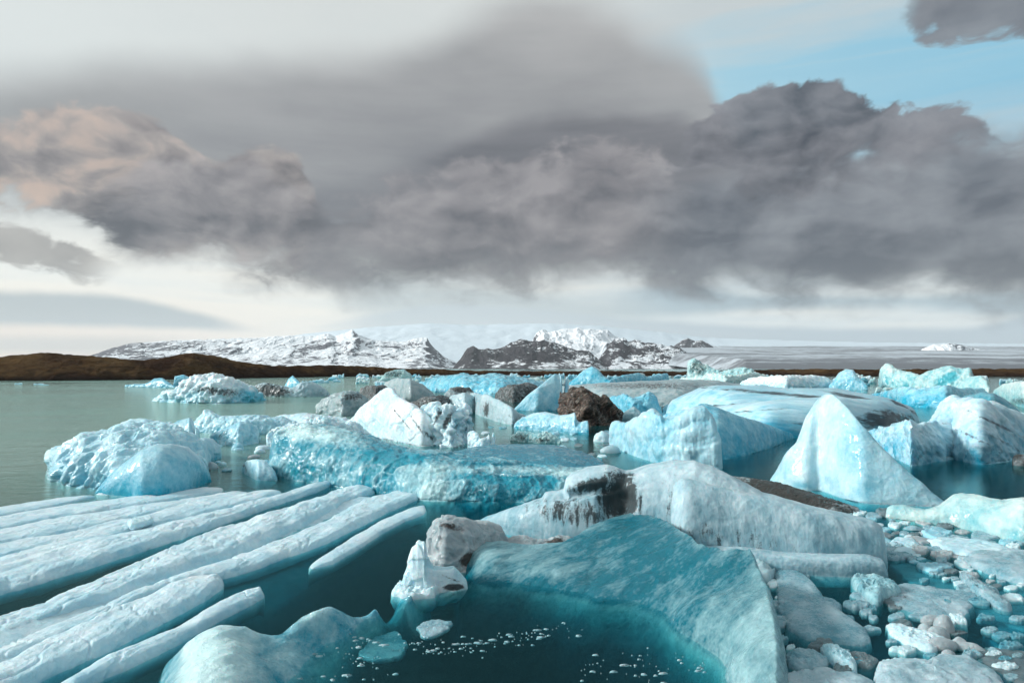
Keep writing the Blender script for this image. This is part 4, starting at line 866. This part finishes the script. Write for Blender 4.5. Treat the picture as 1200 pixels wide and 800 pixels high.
B('fluted_iceberg', 'upper of two fluted ice rafts, its long parallel white ridges pointing right', 'fluted', [
    roll(ln((E1, 690), (0, 594), (60, 585), (112, 580)), ln((E1, 712), (0, 606), (60, 595), (112, 583)), .07, 2),
    roll(ln((E1, 712), (0, 606), (80, 592), (150, 583), (232, 573), (262, 571)), ln((E1, 745), (0, 622), (80, 607), (150, 596), (262, 577)), .10, 3, seam=.6),
    roll(ln((E1, 742), (0, 622), (80, 606), (150, 596), (230, 583), (292, 576)), ln((E1, 775), (0, 641), (60, 631), (150, 611), (230, 594), (292, 580)), .12, 4, seam=1.),
    roll(ln((E1, 770), (0, 640), (80, 627), (130, 612), (160, 606)), ln((E1, 800), (0, 657), (80, 640), (160, 618)), .12, 5, seam=1.),
    roll(ln((E1, 776), (150, 612), (180, 603), (220, 590), (300, 577), (330, 575)), ln((E1, 830), (150, 627), (220, 610), (300, 590), (330, 579)), .13, 6),
    roll(ln((E1, 800), (0, 656), (80, 640), (180, 620), (260, 600), (330, 583), (392, 563)), ln((E1, 900), (0, 700), (80, 676), (180, 644), (250, 620), (320, 594), (370, 578), (392, 567)), .18, 7, seam=.6),
    floe([(E1+80, 830), (-150, 700), (0, 605), (130, 582), (300, 575), (340, 578), (260, 600), (0, 690), (-200, 780)], hgt=.02, z=-.22, thick=.5, seed=4, amp=.05)], parts=['ridge']*6+[None])
B('growler', 'small flat white flake lying on the upper fluted raft', 'snowy', [floe([(150, 612), (158, 608), (178, 606), (180, 610), (165, 615), (152, 617)], hgt=.06, z=.22, thick=.10, seed=6)], cat='ice chunk')
B('fluted_iceberg', 'lower fluted ice raft of thick ridges with thin dirty seams and loose fingers', 'fluted', [
    roll(ln((E2, 860), (0, 729), (60, 708), (110, 685), (180, 655), (230, 632), (300, 608), (370, 585), (412, 572), (440, 573)), ln((E2, 960), (0, 760), (60, 735), (120, 713), (200, 682), (300, 645), (360, 618), (412, 590), (440, 578)), .20, 8, seam=1.1),
    roll(ln((E2, 930), (0, 760), (60, 737), (120, 716), (200, 684), (300, 646), (380, 612), (430, 585), (470, 577), (503, 577)), ln((E2, 1020), (0, 792), (67, 757), (133, 723), (200, 694), (262, 680), (300, 668), (380, 640), (430, 615), (480, 590), (503, 580)), .15, 9, seam=1.),
    roll(ln((E2, 1015), (0, 785), (67, 750), (133, 717), (200, 687), (235, 677), (252, 675), (262, 681)), ln((E2, 1140), (0, 829), (50, 799), (133, 764), (200, 728), (240, 706), (262, 690)), .17, 10),
    roll(ln((40, 822), (87, 797), (133, 771), (200, 742), (258, 710), (290, 695), (304, 691), (310, 697)), ln((40, 838), (110, 803), (167, 776), (217, 752), (263, 725), (300, 707), (310, 700)), .12, 11, te=(.2, .03)),
    roll(ln((362, 662), (385, 648), (420, 625), (450, 608), (475, 598), (497, 590), (500, 597)), ln((362, 668), (390, 662), (420, 645), (450, 625), (475, 612), (497, 604), (500, 600)), .07, 13, te=(.2, .1)),
    field([(300, 700, -.35), (200, 760, -.35), (420, 640, -.3), (480, 600, -.25), (100, 850, -.4), (300, 640, .0), (0, 790, 0), (400, 600, 0), (250, 720, -.3), (-200, 1000, -.3)],
          [(-220, 960, -.3), (0, 750, 0), (260, 640, 0), (420, 585, 0), (505, 580, -.1), (490, 610, -.3), (390, 668, -.35), (310, 712, -.35), (200, 790, -.4), (60, 860, -.4)], res=.06, amp=.03, seed=3)], parts=['ridge', 'ridge', 'loose_finger', 'loose_finger', 'flake', None])

# ---------------------------------------------------------------- foreground
def zf(P, sd, n): return .5+0*sd
B('iceberg', 'glossy clear hummock at the bottom edge, its crest trailing right under the water', 'wall', [
    field([(196, 792, .10), (215, 760, .35), (240, 738, .48), (268, 732, .5), (292, 734, .42), (300, 752, .30), (255, 765, .5), (250, 795, .42), (310, 770, .22), (200, 830, .2), (322, 746, .18), (345, 730, .30), (372, 717, .36), (400, 716, .26), (440, 714, .08), (375, 745, .10),
           (350, 790, -.02), (430, 745, -.18), (480, 702, .03), (400, 800, -.40), (460, 722, -.22), (300, 830, .1), (495, 698, .02)],
          [(186, 800, 0), (190, 772, 0), (208, 745, .1), (235, 726, .2), (262, 720, .3), (298, 722, .3), (303, 735, .2), (328, 733, .2), (352, 717, .25), (375, 706, .3), (412, 709, .2), (440, 708, .05), (490, 692, 0), (500, 700, -.1), (450, 760, -.5), (380, 850, -.6), (200, 880, .1)],
          res=.016, amp=.025, freq=2.6, seed=8, scal=.045, scf=4.5, grain=((.6, .8, 0), 2.), smooth=.004,
          skirt=.35, frost=lambda P, sd, n: .56+.55*sstep(.05, .42, P[..., 2])*sstep(330, 230, project(P)[0])+.35*sstep(0., -.2, P[..., 2])+.4*sstep(.25, .36, P[..., 2]))])
def f4frost(P, sd, n):
    X, Y = project(P)
    r = sstep(740, 905, X)*sstep(640, 740, Y)
    return .34+.75*r+.25*sstep(.30, .7, P[..., 2])*sstep(.35, .0, sd)+.50*sstep(760, 580, X)*sstep(-.05, .22, P[..., 2])+.55*sstep(-.02, -.12, P[..., 2])
B('iceberg', 'big slanting glass clear slab with a frosted right flank rising out of dark water', 'slab', [
    field([(548, 668, .05), (562, 648, .34), (600, 646, .34), (650, 645, .34), (690, 628, .52), (720, 615, .66), (746, 607, .72), (770, 613, .74), (800, 632, .72), (840, 655, .70), (872, 668, .66), (885, 690, .60), (900, 740, .45), (905, 790, .32), (908, 850, .2),
           (700, 680, .12), (740, 650, .42), (790, 680, .30), (840, 690, .42), (600, 678, .05), (560, 682, -.02), (640, 693, -.05), (700, 710, -.10), (760, 705, .03), (790, 735, .0), (850, 790, .02), (880, 850, 0), (875, 740, .40), (845, 740, .26),
           (560, 705, -.30), (640, 722, -.40), (710, 742, -.45), (775, 765, -.4), (560, 745, -.8), (640, 775, -1.), (720, 800, -1.), (830, 840, -.6)],
          [(543, 690, -.1), (545, 668, 0), (556, 647, .2), (566, 640, .3), (600, 642, .3), (660, 641, .3), (690, 623, .5), (722, 610, .6), (746, 603, .7), (772, 609, .7), (795, 622, .7), (822, 640, .7), (852, 652, .68), (882, 662, .6), (897, 690, .5), (908, 730, .4), (914, 770, .3), (912, 860, .1), (840, 900, -.6), (700, 850, -1.), (540, 790, -1.)],
          res=.016, amp=.034, freq=1.8, seed=14, scal=.045, scf=4.2, grain=((.8, .55, 0), 2.2), smooth=.003, frost=f4frost)])
# grey smooth iceberg
B('iceberg', 'big smooth grey iceberg with a dark stained arch and a grooved body', 'arch', [
    L(top=[(556, 611), (575, 604), (600, 596), (622, 589), (636, 584), (640, 578), (652, 576), (662, 573), (663, 562), (672, 555), (690, 548), (712, 546), (724, 549), (733, 553), (742, 552), (760, 546), (790, 541), (815, 541), (835, 546), (856, 557), (880, 570), (912, 588), (960, 612), (1000, 640)],
      base=[(556, 613), (600, 628), (650, 637), (700, 642), (760, 645), (830, 655), (912, 662), (1000, 664)], ka=.55, kb=1.1, ef=.8, rg=.25, seed=61, amp=.035, freq=1.1, nu=400, nv=220, sm=1, rnd=.008, frost=(.35, .75),
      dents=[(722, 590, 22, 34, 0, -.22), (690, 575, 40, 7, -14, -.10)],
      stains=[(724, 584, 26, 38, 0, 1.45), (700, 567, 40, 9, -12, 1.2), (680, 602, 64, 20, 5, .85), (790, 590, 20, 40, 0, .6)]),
    L(top=[(756, 566), (766, 560), (785, 557), (810, 559), (840, 564), (880, 574), (920, 586), (960, 597), (1000, 605), (1022, 611), (1034, 618), (1040, 630)],
      base=[(756, 600), (775, 640), (800, 655), (860, 658), (950, 665), (1040, 666)], ka=.55, kb=1.4, ef=.7, seed=62, rg=.3, amp=.035, freq=1.1, nu=360, nv=200, rnd=.03, frost=(.42, .66), offs=-.12,
      stains=[(850, 628, 110, 16, 8, .55), (960, 645, 60, 8, 4, .4)]),  # lower front's shade painted in as soft dark bands
    L(top=[(788, 648), (820, 641), (870, 643), (920, 649), (980, 651), (1020, 652), (1036, 657), (1041, 666)],
      base=[(788, 662), (850, 668), (920, 673), (990, 676), (1041, 676)], ka=.7, kb=2.2, ef=.6, seed=63, amp=.03, nu=280, nv=120, rnd=.03, frost=(.35, .6))], parts=[None, 'upper_body', 'lower_ledge'])
B('iceberg', 'low black gritty ice bar between the grey iceberg and the pyramid', 'ash', [
    L(top=[(850, 558), (880, 560), (915, 566), (950, 577), (985, 588), (1008, 596)], base=[(850, 566), (900, 581), (940, 594), (980, 604), (1008, 602)], ka=3.5, kb=1, seed=64, amp=.12, lumpy=.1, scf=4, nu=220, stains=[(920, 580, 100, 30, 0, 1.4)])])
# small dirty rocks of ice and the horned piece
B('horned_ice', 'white horned piece of ice with a glassy foot in the dark water', 'snowy', [
    L(top=[(469, 690), (474, 672), (480, 656), (484, 640), (490, 634), (497, 635), (499, 650), (508, 661), (520, 664), (532, 663), (540, 672), (548, 682)], base=[(469, 694), (500, 696), (548, 690)], ka=.5, kb=.8, ef=1.2, seed=65, amp=.03, facet=.08, fcf=2, nu=220, nv=130, sm=0, rnd=.03, under=(.3, .0), stains=[(525, 676, 16, 2, 20, .7), (532, 688, 16, 4, 0, 1.2)]),
    floe([(458, 697), (463, 690), (480, 685), (505, 684), (517, 692), (508, 700), (480, 703)], hgt=.10, seed=7, lumpy=.3, freq=3)], parts=[None, 'glassy_foot'])
B('dirty_ice_rock', 'folded white and black ice rock behind the horned piece', 'tan', [
    L(top=[(500, 648), (503, 625), (512, 612), (524, 607), (536, 609), (556, 612), (572, 616), (590, 624), (600, 636)], base=[(500, 662), (520, 672), (545, 668), (600, 648)], ka=.7, seed=66, amp=.09, facet=.10, fcf=1.8, nu=220, nv=140, grain=((.9, 0, -.3), 4), ridge=.06, rf=2, rnd=.04,
      stains=[(535, 618, 26, 5, 12, .95), (548, 655, 16, 9, -30, 1.2), (515, 632, 10, 12, 0, .5)])])
B('dirty_ice_rock', 'flat pale ice rock with one black patch left of the small smooth dome', 'tan', [
    L(top=[(575, 642), (590, 634), (602, 629), (614, 627), (628, 631), (645, 632), (655, 628), (666, 629), (678, 638)], base=[(575, 650), (620, 654), (678, 648)], ka=1.2, seed=67, amp=.08, facet=.08, nu=160, stains=[(648, 638, 18, 8, -25, 1.3)])])
B('growler', 'small smooth pale dome tucked under the stained arch', 'smooth', [chunk(697, 628, 24, 20, .36, seed=33, n=28, facet=.05, rough=.1, frost=.65)], cat='ice chunk')
B('growler', 'pale rounded lobe wedged between the glassy slab and the grey iceberg', 'smooth', [floe([(852, 652), (862, 644), (880, 648), (895, 658), (909, 672), (906, 682), (888, 682), (868, 670)], hgt=.22, edge=.7, seed=8)], cat='ice chunk')

# right foreground floes
R = [
 ('big pale blue awash floe right of the glassy slab', 'mottled', dict(poly=[(910, 662), (925, 664), (945, 675), (962, 698), (985, 722), (1020, 742), (1008, 756), (965, 757), (925, 745), (912, 715)], hgt=.10, edge=.5, seed=1, amp=.15, frost=.35, z=.0)),
 ('clear glassy shard with a white right tip', 'glass', dict(poly=[(996, 684), (1008, 679), (1028, 681), (1045, 688), (1057, 696), (1040, 703), (1028, 712), (1010, 700)], hgt=.14, edge=.3, seed=2, amp=.3, lumpy=.1, freq=2, frost=.75)),
 ('greyish brown awash floe above the tan pebbly lumps', 'mottled', dict(poly=[(1030, 690), (1060, 684), (1100, 690), (1147, 697), (1138, 712), (1128, 730), (1090, 727), (1045, 715)], hgt=.05, edge=.3, seed=3, amp=.3, z=-.03)),
 ('small white chip at the right end of the brown awash floe', 'snowy', dict(poly=[(1112, 722), (1128, 722), (1134, 732), (1120, 731)], hgt=.05, seed=33)),
 ('tan grey rounded floe near the bottom edge', 'mottled', dict(poly=[(920, 770), (935, 765), (955, 768), (972, 777), (965, 788), (938, 788), (925, 782)], hgt=.09, edge=.5, seed=4, dirt=.2)),
 ('narrow whitish floe tilted beside the tan grey one', 'snowy', dict(poly=[(960, 762), (972, 759), (990, 768), (1004, 780), (1004, 790), (985, 784), (968, 774)], hgt=.12, edge=.7, seed=5, frost=.3)),
 ('dull dark floe behind the narrow whitish one', 'silt', dict(poly=[(990, 766), (1010, 765), (1030, 775), (1020, 785), (1004, 780)], hgt=.05, edge=.6, seed=6)),
 ('grey floe cut by the bottom edge of the frame', 'mottled', dict(poly=[(912, 802), (925, 790), (960, 786), (1000, 792), (1022, 800), (1030, 820), (980, 835), (920, 830)], hgt=.09, edge=.5, seed=7, frost=.8)),
 ('large brown grey floe with a frosty top at the bottom right', 'mottled', dict(poly=[(1020, 800), (1026, 782), (1060, 778), (1085, 780), (1110, 770), (1140, 775), (1165, 790), (1180, 812), (1120, 835), (1040, 830)], hgt=.12, edge=.5, seed=8, frost=.75, amp=.2)),
 ('brown awash floe in the bottom right corner', 'silt', dict(poly=[(1128, 762), (1160, 758), (1200, 764), (1260, 785), (1270, 820), (1200, 812), (1160, 785)], hgt=.04, edge=.4, seed=9, z=-.03, frost=.3)),
 ('long thin pale floe under the low right iceberg', 'snowy', dict(poly=[(1084, 634), (1105, 631), (1140, 634), (1175, 640), (1190, 648), (1150, 655), (1112, 650)], hgt=.08, edge=.4, seed=10, frost=.4)),
 ('broad light blue floe at the right edge', 'mottled', dict(poly=[(1126, 660), (1140, 652), (1170, 648), (1210, 650), (1270, 655), (1275, 685), (1215, 690), (1175, 680), (1150, 670)], hgt=.14, edge=.4, seed=11, frost=.55)),
 ('teal sunken plate filling the gap right of the grey iceberg', 'deep', dict(poly=[(1042, 660), (1070, 650), (1110, 662), (1150, 680), (1210, 695), (1260, 720), (1230, 745), (1180, 735), (1120, 705), (1075, 690)], hgt=.02, edge=.3, seed=12, z=-.08, thick=.4)),
 ('dark sunken plate with a pale rim near the right edge', 'deep', dict(poly=[(1155, 745), (1180, 722), (1230, 715), (1280, 740), (1260, 765), (1195, 757), (1175, 760)], hgt=.02, edge=.2, seed=13, z=-.12, frost=.2)),
 ('long thin greyish shard pointing down right', 'mottled', dict(poly=[(1122, 674), (1130, 671), (1148, 688), (1170, 700), (1188, 713), (1182, 720), (1160, 708), (1140, 695)], hgt=.12, edge=.7, seed=14, dirt=.3)),
 ('short pale shard beside the long thin greyish one', 'snowy', dict(poly=[(1145, 690), (1160, 694), (1172, 708), (1158, 704)], hgt=.10, seed=15)),
 ('flat milky floe among the brash below the pyramid', 'snowy', dict(poly=[(1040, 640), (1050, 631), (1068, 632), (1082, 642), (1072, 650), (1048, 650)], hgt=.08, edge=.6, seed=16, frost=.4)),
 ('white flat tongue under the tan pebbly lumps', 'snowy', dict(poly=[(1037, 732), (1055, 735), (1085, 742), (1112, 752), (1090, 765), (1065, 758), (1045, 745)], hgt=.08, edge=.6, seed=17)),
 ('small half melted pancake in front of the horned piece', 'mottled', dict(poly=[(488, 735), (497, 728), (515, 726), (532, 729), (522, 739), (498, 748)], hgt=.02, edge=.4, seed=18, lumpy=.3, freq=3, wav=.2, thick=.06)),
 ('thin clear awash disc left of the half melted pancake', 'mottled', dict(poly=[(440, 745), (462, 740), (478, 752), (470, 768), (440, 772), (420, 765)], hgt=.01, edge=.3, seed=19, z=-.09, wav=.15, thick=.1, frost=.35)),
]
for lb, mt, kw in R: B('ice_floe', lb, mt, [floe(**kw)], cat='ice floe')
B('ice_floe', 'pile of rounded tan pebbly lumps of ice frozen together', 'tan', [chunk(1085, 742, 9, 9, .16, seed=41, facet=.08, rough=.1), chunk(1099, 746, 14, 10, .16, seed=42, facet=.1, rough=.1), chunk(1093, 729, 13, 8, .12, seed=43, facet=.1),
    chunk(1106, 738, 11, 11, .24, seed=44, facet=.05, rough=.08), chunk(1103, 758, 19, 10, .14, seed=45, facet=.1, rough=.12), chunk(1124, 756, 9, 8, .12, seed=46, facet=.1), chunk(1134, 760, 18, 7, .10, seed=47, rot=-.5), chunk(1112, 768, 9, 6, .08, seed=48)], cat='ice floe', parts=[None]+['lump']*7)
B('iceberg', 'low rounded pale green iceberg along the right edge, above the brash', 'green', [
    L(top=[(1038, 600), (1046, 592), (1060, 591), (1085, 596), (1102, 594), (1112, 588), (1120, 580), (1130, 578), (1150, 581), (1178, 587), (1200, 585), (1250, 588), (1300, 600)], base=[(1038, 606), (1080, 612), (1120, 617), (1160, 627), (1200, 638), (1300, 640)], ka=.9, seed=70, amp=.05, lumpy=.06, nu=260, nv=130, frost=(.45, .75), rnd=.015)])
# brash
pts = []
def brash(cnt, region, wr, mats, label, group, hz=(.05, .16), sd=500, dens=1.):
    k = 0; tries = 0
    while k < cnt and tries < 5000:
        tries += 1; x = rs.uniform(region[0], region[2]); y = rs.uniform(region[1], region[3])
        if len(region) > 4 and not region[4](x, y): continue
        w = rs.uniform(*wr)*(.6+.8*(y-440)/300)
        if any(abs(x-a) < (w+c)*.7 and abs(y-b) < (w+c)*.25 for a, b, c in pts): continue
        pts.append((x, y, w)); k += 1; scale = at_z(np.array([x]), np.array([y]))[0][1]/F
        if rs.random() < .93:
            n = rs.randint(5, 8); a0 = rs.random()*6
            poly = [(x+w*math.cos(a0+j*6.283/n)*rs.uniform(.5, 1.4), y+w*.36*math.sin(a0+j*6.283/n)*rs.uniform(.5, 1.3)) for j in range(n)]
            o = B('ice_fragment', label, rs.choice(mats), [floe(poly, hgt=rs.uniform(.15, .5)*w*scale*.45, edge=.18, seed=sd+k, n=44, m=10, amp=.5, thick=.08, wav=.25)], cat='ice fragment', group=group)
        else:
            o = B('ice_fragment', label, rs.choice(mats), [chunk(x, y, w*.9, w*.6, rs.uniform(.25, .6)*w*scale, seed=sd+k, n=14, rot=rs.uniform(-.5, .5), facet=.9, rough=.35)], cat='ice fragment', group=group)
brash(130, (950, 592, 1200, 690, lambda x, y: y > 590+(x-950)*.10 and y < 612+(x-950)*.42 and y > (600 if x < 1040 else 612+(x-1080)*.16)), (4, 17), ['snowy', 'mottled', 'mottled', 'silt', 'pale', 'tan'], 'loose bit of brash ice drifting below the pyramid iceberg', 'brash ice right of the grey iceberg')
brash(70, (905, 672, 1200, 795), (5, 14), ['silt', 'mottled', 'mottled', 'snowy', 'glass'], 'loose bit of ice drifting among the bottom right floes', 'loose ice at the bottom right', sd=700)
brash(18, (645, 505, 730, 540), (4, 9), ['silt', 'pale', 'deep', 'snowy'], 'loose bit of ice drifting left of the blocky iceberg', 'loose ice by the blocky iceberg', sd=800)
brash(14, (500, 495, 600, 530), (4, 9), ['silt', 'pale', 'deep', 'snowy'], 'loose bit of ice drifting around the curled white fragment', 'loose ice around the curled fragment', sd=850)
# far field of floating ice in front of the shore
def farfield(cnt, x0, x1, y0, y1, mats, label, group, hs=(2.5, 6), sd=900):
    for k in range(cnt):
        x = rs.uniform(x0, x1); y = y0+(y1-y0)*rs.random()**1.2; w = rs.uniform(7, 22); h = rs.uniform(*hs)
        n = rs.randint(4, 7); tp = [(x-w/2, y-.5)]+[(x-w/2+w*(j+.5)/n, y-h*rs.uniform(.35, 1)) for j in range(n)]+[(x+w/2, y-.5)]
        B('iceberg', label, rs.choice(mats), [L(top=tp, base=[(x-w/2, y), (x+w/2, y)], ka=1., amp=.12, lumpy=.15, scf=2, nu=26, nv=30, seed=sd+k, sm=0, rnd=.06, frost=(.3, .7))], group=group)
farfield(46, 345, 640, 441.5, 450, ['pale', 'pale', 'cyan', 'green', 'snowy'], 'small far iceberg in the drifting field before the brown shore at centre left', 'far icebergs at centre left')
farfield(46, 620, 900, 441.5, 452, ['cyan', 'pale', 'cyan', 'green', 'dirty'], 'small far iceberg in the drifting field beyond the leaning slab', 'far icebergs at centre')
farfield(50, 880, 1260, 442, 462, ['cyan', 'pale', 'deep', 'green', 'snowy'], 'small far iceberg in the drifting field around the greenish horned one', 'far icebergs on the right', hs=(3, 8))
farfield(16, 380, 620, 452, 475, ['dirty', 'pale', 'smooth', 'ash'], 'small iceberg drifting among the grey dome and the black mounds', 'small icebergs around the grey dome', hs=(3, 8))
farfield(7, 640, 800, 455, 480, ['dirty', 'pale', 'cyan'], 'small iceberg drifting beside the ragged cyan and brown icebergs', 'small icebergs by the jagged brown one', hs=(3, 8))
farfield(3, 0, 90, 449, 455, ['pale'], 'tiny low ice floe alone on the open water near the left shore', 'tiny floes on the open water', hs=(1, 2))
# specks of crushed ice on the dark water: nobody could count them
Vs = []
for k in range(260):
    t = rs.random()
    if t < .45: x = 470+rs.random()*200+rs.gauss(0, 6); y = 748+12*math.sin((x-470)/40)+rs.gauss(0, 6)
    elif t < .75: x = 410+rs.gauss(0, 28); y = 765+rs.gauss(0, 18)
    else: x = 680+rs.random()*150; y = 765+rs.random()*35+rs.gauss(0, 5)
    if 745 < y and x > 760+(y-700): continue
    w = .4+4.2*rs.random()**4; n = 7
    c = at_z(np.array([x]), np.array([y]))[0]; s = w/F*c[1]
    ring = [(c[0]+s*math.cos(j*6.283/n)*rs.uniform(.6, 1.7), c[1]+s*math.sin(j*6.283/n)*rs.uniform(.3, .9)) for j in range(n)]
    base = [(a, b, -.01) for a, b in ring]; top = [(c[0]+(a-c[0])*.8, c[1]+(b-c[1])*.8, .006) for a, b in ring]
    Vs.append((np.array(base+top+[(c[0], c[1], .007)]), n))
V = []; Fq = []; o = 0
for vv, n in Vs:
    V.append(vv)
    for j in range(n):
        j2 = (j+1) % n; Fq.append((o+j, o+j2, o+n+j2, o+n+j)); 
        Fq.append((o+n+j, o+n+j2, o+2*n, o+2*n)) if False else None
    for j in range(0, n-1, 2): Fq.append((o+n+j, o+n+(j+1) % n, o+n+(j+2) % n, o+2*n))
    Fq.append((o+n+n-1, o+n, o+n+1 if False else o+2*n, o+2*n)) if False else None
    o += 2*n+1
V = np.vstack(V); put('crushed_ice', V, [f for f in Fq if f], M['mottled'], {'frost': np.full(len(V), .6), 'dirt': np.zeros(len(V))}, 'scattered specks of crushed ice on the dark foreground water', 'crushed ice', kind='stuff')
